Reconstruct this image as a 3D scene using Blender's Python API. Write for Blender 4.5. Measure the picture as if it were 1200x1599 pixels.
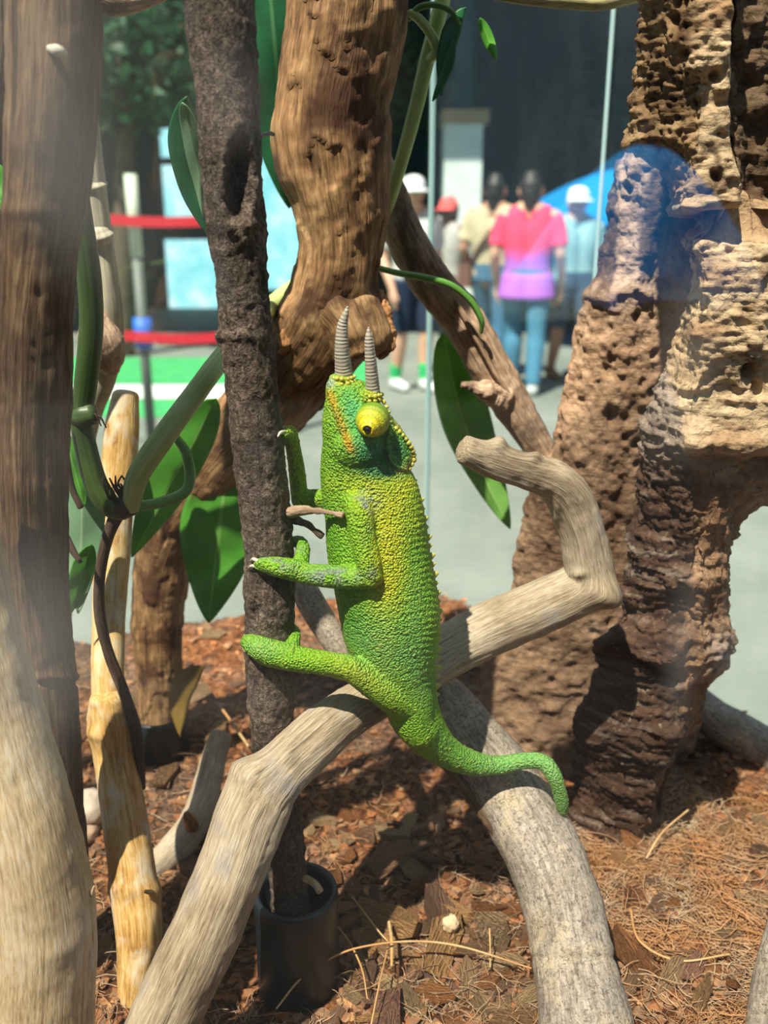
import bpy, math, random
import numpy as np
from mathutils import Vector, Matrix

for _o in list(bpy.data.objects):
    bpy.data.objects.remove(_o, do_unlink=True)
SC = bpy.context.scene
COL = SC.collection
random.seed(7)
RNG = np.random.default_rng(11)

# ------------------------------------------------------------------ camera
FPX = 1400.0                       # focal length in pixels of the 1200x1599 frame
CAMZ = 1.30                        # eye height above the plaza
TH = math.atan2(799.5 - 350.0, FPX)
cam_d = bpy.data.cameras.new('camera')
cam = bpy.data.objects.new('camera', cam_d)
COL.objects.link(cam)
cam.location = (0, 0, CAMZ)
cam.rotation_euler = (math.pi / 2 - TH, 0, 0)
cam_d.sensor_fit = 'VERTICAL'
cam_d.sensor_height = 36.0
cam_d.sensor_width = 36.0 * 1200 / 1599
cam_d.lens = FPX / 1599 * 36.0
cam_d.clip_start = 0.005
cam_d.clip_end = 200
cam_d.dof.use_dof = True
cam_d.dof.focus_distance = 0.288
cam_d.dof.aperture_fstop = 13.5
SC.camera = cam

# ------------------------------------------------------------------ world, sun, exposure
world = bpy.data.worlds.new('world')
SC.world = world
world.use_nodes = True
wnt = world.node_tree
wnt.nodes.clear()
wo = wnt.nodes.new('ShaderNodeOutputWorld')
wb = wnt.nodes.new('ShaderNodeBackground')
wb.inputs['Strength'].default_value = 0.38
wb.inputs['Color'].default_value = (0.66, 0.82, 1.0, 1)
wnt.links.new(wb.outputs[0], wo.inputs[0])

SUN_DIR = Vector((0.30, 0.47, -0.92)).normalized()
sun_d = bpy.data.lights.new('sun', 'SUN')
sun_d.energy = 8.4
sun_d.angle = 0.012
sun_d.color = (1.0, 0.91, 0.76)
sun = bpy.data.objects.new('sun', sun_d)
COL.objects.link(sun)
sun.rotation_euler = SUN_DIR.to_track_quat('-Z', 'Y').to_euler()
sun.location = (-3, -4, 8)

SC.view_settings.view_transform = 'Standard'
SC.view_settings.look = 'None'
SC.view_settings.exposure = 0.68
SC.view_settings.gamma = 1.0
SC.view_settings.use_curve_mapping = False
SC.cycles.max_bounces = 8
SC.cycles.transparent_max_bounces = 16
SC.cycles.caustics_reflective = False
SC.cycles.caustics_refractive = False
SC.cycles.sample_clamp_indirect = 4.0

# ------------------------------------------------------------------ pixel <-> place helpers
CAMP = np.array([0.0, 0.0, CAMZ])
FW = np.array([0.0, math.cos(TH), -math.sin(TH)])
UP = np.array([0.0, math.sin(TH), math.cos(TH)])
RT = np.array([1.0, 0.0, 0.0])

def ray(px, py):
    return FW + RT * ((px - 600.0) / FPX) + UP * ((799.5 - py) / FPX)

def V(px, py, H):
    """point on the vertical plane world-y = H seen at pixel (px, py)"""
    d = ray(px, py)
    return CAMP + d * (H / d[1])

def T(px, py, H):
    """metres per pixel there"""
    return H / ray(px, py)[1] / FPX

def Gz(px, py, z):
    d = ray(px, py)
    return CAMP + d * ((z - CAMZ) / d[2])

def proj(P):
    q = P - CAMP
    t = q @ FW
    return 600 + FPX * (q @ RT) / t, 799.5 - FPX * (q @ UP) / t

# ------------------------------------------------------------------ vectorised noise
def _h(ix, iy, iz, s):
    n = (ix * 374761393 + iy * 668265263 + iz * 2147483647 + s * 1274126177) & 0xFFFFFFFF
    n = ((n ^ (n >> 13)) * 1274126177) & 0xFFFFFFFF
    n = ((n ^ (n >> 16)) * 2246822519) & 0xFFFFFFFF
    return ((n ^ (n >> 15)) & 0xFFFFFF) / float(0xFFFFFF)

def vnoise(p, s=0):
    i = np.floor(p).astype(np.int64)
    f = p - i
    f = f * f * f * (f * (f * 6 - 15) + 10)
    r = 0
    for dx in (0, 1):
        wx = f[:, 0] if dx else 1 - f[:, 0]
        for dy in (0, 1):
            wy = f[:, 1] if dy else 1 - f[:, 1]
            for dz in (0, 1):
                wz = f[:, 2] if dz else 1 - f[:, 2]
                r = r + wx * wy * wz * _h(i[:, 0] + dx, i[:, 1] + dy, i[:, 2] + dz, s)
    return r * 2 - 1

def fbm(p, octv=4, s=0, g=0.5):
    a, t, r = 1.0, 0.0, 0.0
    for k in range(octv):
        r = r + a * vnoise(p * (2.03 ** k) + 17.3 * k, s + k)
        t += a
        a *= g
    return r / t

def worley(p, s=0):
    i = np.floor(p).astype(np.int64)
    best = np.full(len(p), 9.0)
    for dx in (-1, 0, 1):
        for dy in (-1, 0, 1):
            for dz in (-1, 0, 1):
                c = i + np.array([dx, dy, dz])
                q = np.stack([_h(c[:, 0], c[:, 1], c[:, 2], s + k) for k in (1, 2, 3)], 1) + c
                best = np.minimum(best, ((p - q) ** 2).sum(1))
    return np.sqrt(best)

def sstep(a, b, x):
    t = np.clip((x - a) / (b - a), 0, 1)
    return t * t * (3 - 2 * t)

# ------------------------------------------------------------------ object helpers
def tag(o, label=None, cat=None, group=None, kind=None):
    if label: o['label'] = label
    if cat: o['category'] = cat
    if group: o['group'] = group
    if kind: o['kind'] = kind
    return o

def empty(name, loc, label, cat, group=None):
    o = bpy.data.objects.new(name, None)
    o.empty_display_size = 0.01
    COL.objects.link(o)
    o.location = Vector(loc)
    return tag(o, label, cat, group)

def link(name, me, mat=None, parent=None):
    o = bpy.data.objects.new(name, me)
    COL.objects.link(o)
    if mat is not None and len(me.materials) == 0:
        me.materials.append(mat)
    if parent is not None:
        o.parent = parent
        o.matrix_parent_inverse = Matrix.Translation(parent.location).inverted() if parent.rotation_euler[2] == 0 else parent_inv(parent)
    return o

def parent_inv(p):
    return (Matrix.Translation(p.location) @ p.rotation_euler.to_matrix().to_4x4()).inverted()

def fill(me, v, f):
    v = np.asarray(v, np.float32); ln = np.fromiter((len(q) for q in f), np.int32, len(f))
    li = np.fromiter((i for q in f for i in q), np.int32, int(ln.sum()))
    me.vertices.add(len(v)); me.vertices.foreach_set('co', v.ravel())
    me.loops.add(len(li)); me.loops.foreach_set('vertex_index', li)
    me.polygons.add(len(ln)); me.polygons.foreach_set('loop_start', np.concatenate([[0], np.cumsum(ln)[:-1]]).astype(np.int32))
    me.update(calc_edges=True)

def mesh(name, v, f, smooth=True, attrs=None):
    me = bpy.data.meshes.new(name)
    v = np.asarray(v, dtype=np.float64)
    fill(me, v, f)
    me.polygons.foreach_set('use_smooth', np.full(len(me.polygons), bool(smooth)))
    for k, a in (attrs or {}).items():
        a = np.asarray(a, dtype=np.float32)
        if a.ndim == 1:
            at = me.attributes.new(k, 'FLOAT', 'POINT'); at.data.foreach_set('value', a)
        elif a.shape[1] == 3:
            at = me.attributes.new(k, 'FLOAT_VECTOR', 'POINT'); at.data.foreach_set('vector', a.ravel())
        else:
            at = me.attributes.new(k, 'FLOAT_COLOR', 'POINT'); at.data.foreach_set('color', a.ravel())
    me.update()
    return me

def crom(ctrl, n):
    """Catmull-Rom through ctrl (k x c), resampled to n points evenly along the xyz length"""
    c = np.asarray(ctrl, float)
    c = np.vstack([2 * c[0] - c[1], c, 2 * c[-1] - c[-2]])
    out = []
    m = 24
    for k in range(1, len(c) - 2):
        t = np.linspace(0, 1, m, endpoint=False)[:, None]
        p0, p1, p2, p3 = c[k - 1], c[k], c[k + 1], c[k + 2]
        out.append(0.5 * (2 * p1 + (p2 - p0) * t + (2 * p0 - 5 * p1 + 4 * p2 - p3) * t ** 2 + (3 * p1 - p0 - 3 * p2 + p3) * t ** 3))
    out = np.vstack(out + [c[-2:-1]])
    L = np.concatenate([[0], np.cumsum(np.linalg.norm(np.diff(out[:, :3], axis=0), axis=1))])
    s = np.linspace(0, L[-1], n)
    return np.stack([np.interp(s, L, out[:, k]) for k in range(out.shape[1])], 1), s

def frames(P, ref=None):
    t = np.gradient(P, axis=0)
    t /= np.linalg.norm(t, axis=1)[:, None] + 1e-12
    n = np.zeros_like(t)
    if ref is not None:
        r = np.asarray(ref, float)
        n = r[None] - (t @ r)[:, None] * t
        n /= np.linalg.norm(n, axis=1)[:, None]
    else:
        a = np.array([0, 1.0, 0]) if abs(t[0][1]) < 0.8 else np.array([1.0, 0, 0])
        cur = a - t[0] * (a @ t[0])
        for i in range(len(P)):
            cur = cur - t[i] * (cur @ t[i])
            cur = cur / np.linalg.norm(cur)
            n[i] = cur
    return t, n, np.cross(t, n)

def tube_raw(P, R1, R2=None, ring=12, ref=None, caps=0.6, noise=None, exp=1.0):
    """closed tube; R1 along the frame normal, R2 along the binormal.  noise(Pv, radial, grain)->offset in m"""
    P = np.asarray(P, float); n = len(P)
    R1 = np.asarray(R1, float) * np.ones(n)
    R2 = R1 if R2 is None else np.asarray(R2, float) * np.ones(n)
    t, a, b = frames(P, ref)
    L = np.concatenate([[0], np.cumsum(np.linalg.norm(np.diff(P, axis=0), axis=1))])
    rows = []
    # rounded ends
    cs = [(1.0, 0.0), (0.92, 0.45), (0.72, 0.8), (0.38, 0.97)] if caps > 0 else [(1.0, 0)]
    idx, sc, off = [], [], []
    for s_, o_ in reversed(cs[1:]):
        idx.append(0); sc.append(s_); off.append(-o_ * caps)
    for i in range(n):
        idx.append(i); sc.append(1.0); off.append(0.0)
    for s_, o_ in cs[1:]:
        idx.append(n - 1); sc.append(s_); off.append(o_ * caps)
    idx = np.array(idx); sc = np.array(sc); off = np.array(off)
    rm = np.minimum(R1, R2)[idx]
    C = P[idx] + t[idx] * (off * rm)[:, None]
    Lc = L[idx] + off * rm
    th = np.linspace(0, 2 * math.pi, ring, endpoint=False)
    ct, st = np.cos(th), np.sin(th)
    if exp != 1.0:
        ct = np.sign(ct) * np.abs(ct) ** exp; st = np.sign(st) * np.abs(st) ** exp
    r1 = (R1[idx] * sc)[:, None, None]; r2 = (R2[idx] * sc)[:, None, None]
    rad = a[idx][:, None, :] * ct[None, :, None] * r1 + b[idx][:, None, :] * st[None, :, None] * r2
    v = (C[:, None, :] + rad).reshape(-1, 3)
    g = np.stack([np.broadcast_to(ct[None] * r1[:, :, 0], rad.shape[:2]), np.broadcast_to(st[None] * r2[:, :, 0], rad.shape[:2]),
                  np.broadcast_to(Lc[:, None], rad.shape[:2])], -1).reshape(-1, 3)
    if noise is not None:
        rn = rad.reshape(-1, 3); rn = rn / (np.linalg.norm(rn, axis=1)[:, None] + 1e-12)
        v = v + rn * noise(v, rn, g)[:, None] * np.repeat(np.clip(sc * 1.1, 0, 1), ring)[:, None]
    m = len(idx)
    i0 = np.arange(m - 1)[:, None] * ring; j = np.arange(ring)[None]; j2 = (j + 1) % ring
    f = np.stack([i0 + j, i0 + j2, i0 + ring + j2, i0 + ring + j], -1).reshape(-1, 4)
    f = [tuple(x) for x in f.tolist()]
    k = len(v)
    v = np.vstack([v, C[0] - t[0] * rm[0] * 0.03 * 0, C[-1]])
    g = np.vstack([g, [0, 0, Lc[0]], [0, 0, Lc[-1]]])
    for q in range(ring):
        f.append((k, (q + 1) % ring, q))
        f.append((k + 1, (m - 1) * ring + q, (m - 1) * ring + (q + 1) % ring))
    return v, f, g

def merge(parts):
    vs, fs, k = [], [], 0
    for p in parts:
        vs.append(p[0]); fs += [tuple(i + k for i in q) for q in p[1]]; k += len(p[0])
    return np.vstack(vs), fs

def pxpath(pts):
    """(px, py, H, width_px) -> world xyz + radius"""
    return np.array([[*V(a, b, h), w * T(a, b, h) * 0.5] for a, b, h, w in pts])

def branch(name, pts, mat, n=160, ring=40, lump=(28, 0.10), rough=(160, 0.03), extra=None, parent=None, seed=1, caps=0.45, streak=0.02):
    c, s = crom(pxpath(pts), n)
    R = c[:, 3]; rm = R.mean()
    def nz(v, rn, g):
        d = lump[1] * rm * fbm(v * lump[0], 3, seed) + rough[1] * rm * fbm(v * rough[0], 3, seed + 9)
        d = d + streak * rm * fbm(g * np.array([500, 500, 30]), 3, seed + 5)
        if extra is not None: d = d + extra(v, rn, g)
        return d
    v, f, g = tube_raw(c[:, :3], R, ring=ring, noise=nz, caps=caps)
    me = mesh(name, v, f, True, {'grain': g})
    return link(name, me, mat, parent)

def box(lo, hi):
    x0, y0, z0 = lo; x1, y1, z1 = hi
    v = [(x0, y0, z0), (x1, y0, z0), (x1, y1, z0), (x0, y1, z0), (x0, y0, z1), (x1, y0, z1), (x1, y1, z1), (x0, y1, z1)]
    return np.array(v, float), [(0, 3, 2, 1), (4, 5, 6, 7), (0, 1, 5, 4), (1, 2, 6, 5), (2, 3, 7, 6), (3, 0, 4, 7)]

def lathe(profile, ring=32, center=(0, 0, 0)):
    """profile: list of (r, z); closed by poles when r == 0"""
    pr = np.array(profile, float); m = len(pr)
    th = np.linspace(0, 2 * math.pi, ring, endpoint=False)
    v = np.stack([pr[:, 0][:, None] * np.cos(th), pr[:, 0][:, None] * np.sin(th), np.broadcast_to(pr[:, 1][:, None], (m, ring))], -1).reshape(-1, 3) + np.array(center)
    f = []
    for i in range(m - 1):
        for j in range(ring):
            f.append((i * ring + j, i * ring + (j + 1) % ring, (i + 1) * ring + (j + 1) % ring, (i + 1) * ring + j))
    return v, f

def remesh(name, v, f, voxel, smooth=2, fac=0.5):
    me = bpy.data.meshes.new(name + '_raw')
    fill(me, v, f)
    o = bpy.data.objects.new(name + '_raw', me)
    COL.objects.link(o)
    m = o.modifiers.new('r', 'REMESH'); m.mode = 'VOXEL'; m.voxel_size = voxel; m.use_smooth_shade = True
    if smooth:
        s = o.modifiers.new('s', 'SMOOTH'); s.iterations = smooth; s.factor = fac
    dg = bpy.context.evaluated_depsgraph_get(); dg.update()
    out = bpy.data.meshes.new_from_object(o.evaluated_get(dg))
    out.name = name
    bpy.data.objects.remove(o); bpy.data.meshes.remove(me)
    out.polygons.foreach_set('use_smooth', np.ones(len(out.polygons), dtype=bool))
    return out

def verts(me):
    a = np.empty(len(me.vertices) * 3, np.float32); me.vertices.foreach_get('co', a)
    return a.reshape(-1, 3).astype(float)

def set_verts(me, v):
    me.vertices.foreach_set('co', np.asarray(v, np.float32).ravel()); me.update()

def normals(me):
    a = np.empty(len(me.vertices) * 3, np.float32); me.vertices.foreach_get('normal', a)
    return a.reshape(-1, 3).astype(float)

def add_attr(me, k, a):
    a = np.asarray(a, np.float32)
    at = me.attributes.new(k, 'FLOAT_COLOR' if a.ndim == 2 else 'FLOAT', 'POINT')
    at.data.foreach_set('color' if a.ndim == 2 else 'value', a.ravel())

# ------------------------------------------------------------------ materials
class Mat:
    def __init__(s, name):
        s.m = bpy.data.materials.new(name); s.m.use_nodes = True
        s.nt = s.m.node_tree; s.nt.nodes.clear()
        s.out = s.nt.nodes.new('ShaderNodeOutputMaterial')
        s.b = s.nt.nodes.new('ShaderNodeBsdfPrincipled')
        s.nt.links.new(s.b.outputs[0], s.out.inputs[0])
    def n(s, t, **kw):
        nd = s.nt.nodes.new('ShaderNode' + t)
        for k, v in kw.items():
            if k.startswith('_'): setattr(nd, k[1:], v)
            else: s.set(nd, k, v)
        return nd
    def set(s, nd, k, v):
        k = int(k[1:]) if k[0] == 'i' and k[1:].isdigit() else k.replace('_', ' ')
        if isinstance(v, bpy.types.NodeSocket): s.nt.links.new(v, nd.inputs[k])
        else:
            if isinstance(v, (tuple, list)) and len(v) == 3 and nd.inputs[k].type == 'RGBA': v = (*v, 1)
            nd.inputs[k].default_value = v
    def attr(s, name):
        return s.n('Attribute', _attribute_name=name)
    def pos(s): return s.n('TexCoord').outputs['Object']
    def scale(s, vec, sc):
        return s.n('VectorMath', _operation='MULTIPLY', i0=vec, i1=sc).outputs[0]
    def noise(s, vec, scale, detail=4, rough=0.55, dist=0.0):
        return s.n('TexNoise', Vector=vec, Scale=scale, Detail=detail, Roughness=rough, Distortion=dist).outputs[0]
    def ramp(s, fac, stops):
        r = s.n('ValToRGB', Fac=fac)
        el = r.color_ramp.elements
        while len(el) < len(stops): el.new(0.5)
        for e, (p, c) in zip(el, stops):
            e.position = p; e.color = (*c, 1) if not isinstance(c, (int, float)) else (c, c, c, 1)
        return r.outputs[0]
    def mix(s, fac, a, b, mode='MIX'):
        x = s.n('Mix', _data_type='RGBA', _blend_type=mode)
        for k, v in ((0, fac), (6, a), (7, b)):
            if isinstance(v, bpy.types.NodeSocket): s.nt.links.new(v, x.inputs[k])
            else: x.inputs[k].default_value = (*v, 1) if isinstance(v, (tuple, list)) else v
        return x.outputs[2]
    def math(s, op, a, b=0.0):
        return s.n('Math', _operation=op, i0=a, i1=b).outputs[0]
    def bump(s, h, strength, dist, normal=None):
        b = s.n('Bump', Height=h, Strength=strength, Distance=dist)
        if normal is not None: s.nt.links.new(normal, b.inputs['Normal'])
        return b.outputs[0]
    def done(s, col=None, rough=0.7, normal=None, spec=0.4, **kw):
        if col is not None: s.set(s.b, 'Base Color', col)
        s.set(s.b, 'Roughness', rough); s.set(s.b, 'Specular IOR Level', spec)
        if normal is not None: s.set(s.b, 'Normal', normal)
        for k, v in kw.items(): s.set(s.b, k, v)
        return s.m

def plain(name, col, rough=0.6, nscale=None, var=0.15, metallic=0.0, spec=0.4):
    m = Mat(name)
    c = col
    if nscale:
        nz = m.noise(m.pos(), nscale)
        c = m.mix(m.ramp(nz, [(0.3, 0.0), (0.7, 1.0)]), tuple(x * (1 - var) for x in col), tuple(min(1, x * (1 + var)) for x in col))
    return m.done(c, rough, None, spec, Metallic=metallic)

def wood(name, cols, fine=(900, 45), patch=30.0, patchcol=None, pthr=(0.52, 0.7), bump=0.5, bd=0.0006, rough=0.75, crack=0.5, pore=None):
    m = Mat(name)
    g = m.attr('grain').outputs['Vector']; p = m.pos()
    gr = m.noise(m.scale(g, (fine[0], fine[0], fine[1])), 1.0, 5, 0.6)
    big = m.noise(p, patch, 4, 0.6)
    gf = m.noise(m.scale(g, (fine[0] * 2.3, fine[0] * 2.3, fine[1] * 3.5)), 1.0, 4, 0.65)
    mixv = m.math('ADD', m.math('ADD', m.math('MULTIPLY', gr, 0.36), m.math('MULTIPLY', gf, 0.30)), m.math('MULTIPLY', big, 0.34))
    k = len(cols)
    c = m.ramp(mixv, [(0.39 + 0.22 * i / (k - 1), cols[i]) for i in range(k)])
    if patchcol:
        pn = m.noise(m.scale(p, (1, 1, 0.6)), patch * 1.7, 5, 0.62, 0.3)
        c = m.mix(m.ramp(pn, [(pthr[0], 0.0), (pthr[1], 0.9)]), c, patchcol)
    cr = m.noise(m.scale(g, (fine[0] * 0.45, fine[0] * 0.45, fine[1] * 0.3)), 1.0, 3, 0.5)
    crk = m.ramp(cr, [(0.27, 0.0), (0.38, 1.0)])
    c = m.mix(m.math('MULTIPLY', m.math('SUBTRACT', 1.0, crk), crack), c, tuple(x * 0.32 for x in cols[0]))
    h = m.math('ADD', m.math('ADD', gr, m.math('MULTIPLY', gf, 0.6)), m.math('MULTIPLY', crk, 0.7))
    if pore:
        w = m.noise(p, pore, 4, 0.7, 1.2)
        h = m.math('ADD', h, m.math('MULTIPLY', w, 1.6))
        c = m.mix(m.ramp(w, [(0.36, 0.75), (0.52, 0.0)]), c, tuple(x * 0.4 for x in cols[0]))
    return m.done(c, rough, m.bump(h, bump, bd), 0.3)

# ================================================================== SETTING
def struct(name, v, f, mat, label=None, parent=None):
    o = link(name, mesh(name, v, f, False), mat, parent)
    if parent is None:
        o['kind'] = 'structure'
        if label: o['label'] = label
    return o

def paving_mat():
    m = Mat('plaza_concrete'); p = m.pos()
    c = m.ramp(m.noise(p, 0.9, 5, 0.65), [(0.36, (0.14, 0.165, 0.15)), (0.7, (0.24, 0.26, 0.235))])
    c = m.mix(m.ramp(m.noise(p, 14, 4), [(0.45, 0.0), (0.8, 0.4)]), c, (0.30, 0.29, 0.24))
    return m.done(c, 0.7, m.bump(m.noise(p, 60), 0.2, 0.004))
v, f = box((-30, -14, -0.1), (30, 30, 0.0))
struct('floor', v, f, paving_mat(), 'pale grey concrete plaza seen through the glass')

GREEN_T = plain('painted_green', (0.05, 0.36, 0.12), 0.8, 8)
WHITE_P = plain('white_paint', (0.75, 0.78, 0.76), 0.6)
def ground_strip(name, y0, y1, x0, x1, h, mat, label, cat):
    v, f = box((x0, y0, 0.0), (x1, y1, h))
    return tag(link(name, mesh(name, v, f, False), mat), label, cat)
def gy(py): return float(Gz(600, py, 0)[1])
ground_strip('turf_strip', gy(600), gy(560), -6.0, -0.15, 0.012, GREEN_T, 'green turf strip on the plaza beyond the bent thick trunk', 'turf')
ground_strip('painted_stripe', gy(622), gy(602), -6.0, -0.75, 0.006, WHITE_P, 'white painted stripe on the plaza in front of the green turf', 'stripe')
ground_strip('turf_edge', gy(652), gy(626), -6.0, -1.1, 0.012, GREEN_T, 'nearer narrow green turf band at the left of the plaza', 'turf')

# dark open pavilion behind the plaza
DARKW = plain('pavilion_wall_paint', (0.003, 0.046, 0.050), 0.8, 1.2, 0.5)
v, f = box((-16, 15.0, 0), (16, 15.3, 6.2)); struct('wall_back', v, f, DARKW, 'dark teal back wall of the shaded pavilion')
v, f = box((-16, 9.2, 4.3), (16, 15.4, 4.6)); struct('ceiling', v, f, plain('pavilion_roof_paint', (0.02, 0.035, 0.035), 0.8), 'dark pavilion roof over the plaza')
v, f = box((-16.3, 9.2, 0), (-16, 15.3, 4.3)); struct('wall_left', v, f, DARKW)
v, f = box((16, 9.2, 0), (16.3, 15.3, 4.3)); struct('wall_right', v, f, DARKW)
# added near-black wall and deck, unseen, keep reflections in the front glass dark
v, f = box((-12, -9.3, 0), (12, -9.0, 5.0)); struct('added_rear_wall', v, f, plain('added_wall_black', (0.010, 0.013, 0.013), 0.9, spec=0.1))
v, f = box((-12, -9.0, 0.0), (12, -0.02, 0.02)); struct('added_deck', v, f, plain('added_deck_black', (0.010, 0.0105, 0.0105), 0.95, 5, 0.3, spec=0.05), 'added unseen dark deck keeping reflections off the front glass')

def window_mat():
    m = Mat('sky_glow_window')
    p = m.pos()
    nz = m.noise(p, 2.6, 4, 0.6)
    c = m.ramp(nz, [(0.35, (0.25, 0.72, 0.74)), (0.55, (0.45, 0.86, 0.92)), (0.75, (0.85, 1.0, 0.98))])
    m.set(m.b, 'Emission Color', c); m.set(m.b, 'Emission Strength', 1.0)  # emission stands in for sky mirrored in the panes
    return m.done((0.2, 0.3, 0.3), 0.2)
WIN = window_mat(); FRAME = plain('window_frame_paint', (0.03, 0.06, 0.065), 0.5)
def glow_window(n, x0, y0, x1, y1, Y, label):
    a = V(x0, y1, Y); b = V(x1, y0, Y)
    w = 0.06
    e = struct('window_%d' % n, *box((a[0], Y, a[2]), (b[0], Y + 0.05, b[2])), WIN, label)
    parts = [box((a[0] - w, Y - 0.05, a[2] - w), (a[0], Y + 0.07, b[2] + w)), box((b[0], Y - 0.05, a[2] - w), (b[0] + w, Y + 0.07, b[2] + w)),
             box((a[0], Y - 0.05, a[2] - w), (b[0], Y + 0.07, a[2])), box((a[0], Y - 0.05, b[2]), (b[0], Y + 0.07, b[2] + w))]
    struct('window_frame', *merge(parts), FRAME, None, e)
glow_window(1, 252, 200, 279, 246, 14.9, 'small bright window pane at the upper left of the pavilion')
glow_window(2, 259, 258, 312, 350, 14.9, 'bright window pane under the small one in the pavilion')
glow_window(3, 266, 374, 350, 500, 14.9, 'pale blue window pane low in the pavilion')
glow_window(4, 400, 240, 470, 452, 14.9, 'large bright window beside the thick central trunk')

# pillar
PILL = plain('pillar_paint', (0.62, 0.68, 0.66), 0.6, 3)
a = V(690, 372, 10.6); b = V(752, 196, 10.6)
pil = empty('pillar', (0.5 * (a[0] + b[0]), 10.6, 0), 'pale grey square pillar standing behind the visitors', 'pillar')
link('shaft', mesh('shaft', *box((a[0], 10.4, 0), (b[0], 10.85, b[2])), False), PILL, pil)
link('capital', mesh('capital', *box((a[0] - 0.03, 10.36, b[2]), (b[0] + 0.06, 10.9, b[2] + 0.14)), False), plain('pillar_cap', (0.32, 0.22, 0.12), 0.7), pil)
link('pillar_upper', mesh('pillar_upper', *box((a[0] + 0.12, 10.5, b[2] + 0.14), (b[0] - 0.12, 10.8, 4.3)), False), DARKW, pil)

# belt barrier
POSTM = plain('post_paint', (0.55, 0.62, 0.50), 0.5); POSTG = plain('post_grey', (0.12, 0.14, 0.13), 0.5); BELTR = plain('belt_red', (0.55, 0.012, 0.03), 0.6)
BELTB = plain('collar_blue', (0.02, 0.13, 0.55), 0.5)
YB = 5.4
def belt_post(px, label):
    x = V(px, 500, YB)[0]; z1 = V(px, 272, YB)[2]; zm = V(px, 402, YB)[2]; zb = V(px, 520, YB)[2]
    t = empty('barrier_post', (x, YB, 0), label, 'barrier post', 'belt barrier posts')
    def cyl(r, a, b): return lathe([(0, a), (r, a), (r, b), (0, b)], 20, (x, YB, 0))
    link('base', mesh('base', *lathe([(0, 0), (0.15, 0), (0.15, 0.015), (0.05, 0.04), (0, 0.04)], 24, (x, YB, 0)), True), POSTG, t)
    link('lower_pole', mesh('lower_pole', *cyl(0.03, 0.03, zm)), POSTG, t)
    link('upper_pole', mesh('upper_pole', *cyl(0.035, zm, z1)), POSTM, t)
    link('blue_collar', mesh('blue_collar', *cyl(0.055, zb - 0.09, zb + 0.09)), BELTB, t)
    return x
xa = belt_post(222, 'pale barrier post with blue collar seen left of the bark stick')
xb = belt_post(378, 'barrier post half hidden behind the upright bark stick')
def belt(py, label, px0=170):
    z = V(222, py, YB)[2]; x0 = V(px0, 500, YB)[0]
    n = 24; xs = np.linspace(x0, xb, n); sag = -0.02 * np.sin(np.linspace(0, math.pi, n))
    vv, ff = [], []
    for x, s in zip(xs, sag):
        for dy in (-0.004, 0.004):
            for dz in (-0.028, 0.028):
                vv.append((x, YB - 0.06 + dy, z + dz + s))
    for i in range(n - 1):
        q = i * 4
        ff += [(q, q + 1, q + 5, q + 4), (q + 2, q + 6, q + 7, q + 3), (q + 1, q + 3, q + 7, q + 5), (q, q + 4, q + 6, q + 2)]
    ff += [(0, 2, 3, 1), ((n - 1) * 4, (n - 1) * 4 + 1, (n - 1) * 4 + 3, (n - 1) * 4 + 2)]
    tag(link('barrier_belt', mesh('barrier_belt', vv, ff, False), BELTR), label, 'belt', 'red barrier belts')
belt(341, 'upper red barrier belt crossing the dark pavilion')
belt(522, 'lower red barrier belt near the green turf', 196)

# ---- people on the plaza
def skin_mat(name, c): return plain(name, c, 0.55, 30, 0.08)
SK_L = skin_mat('skin_light', (0.62, 0.36, 0.25)); SK_T = skin_mat('skin_tan', (0.42, 0.22, 0.14)); SK_D = skin_mat('skin_deep', (0.16, 0.07, 0.045))
HAIR = plain('dark_hair', (0.015, 0.012, 0.012), 0.5, 60, 0.3)

def chain(pts, n=14, ring=14):
    c, _ = crom(np.array(pts, float), n)
    v, f, g = tube_raw(c[:, :3], c[:, 3], ring=ring, caps=0.9)
    return v, f

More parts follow.
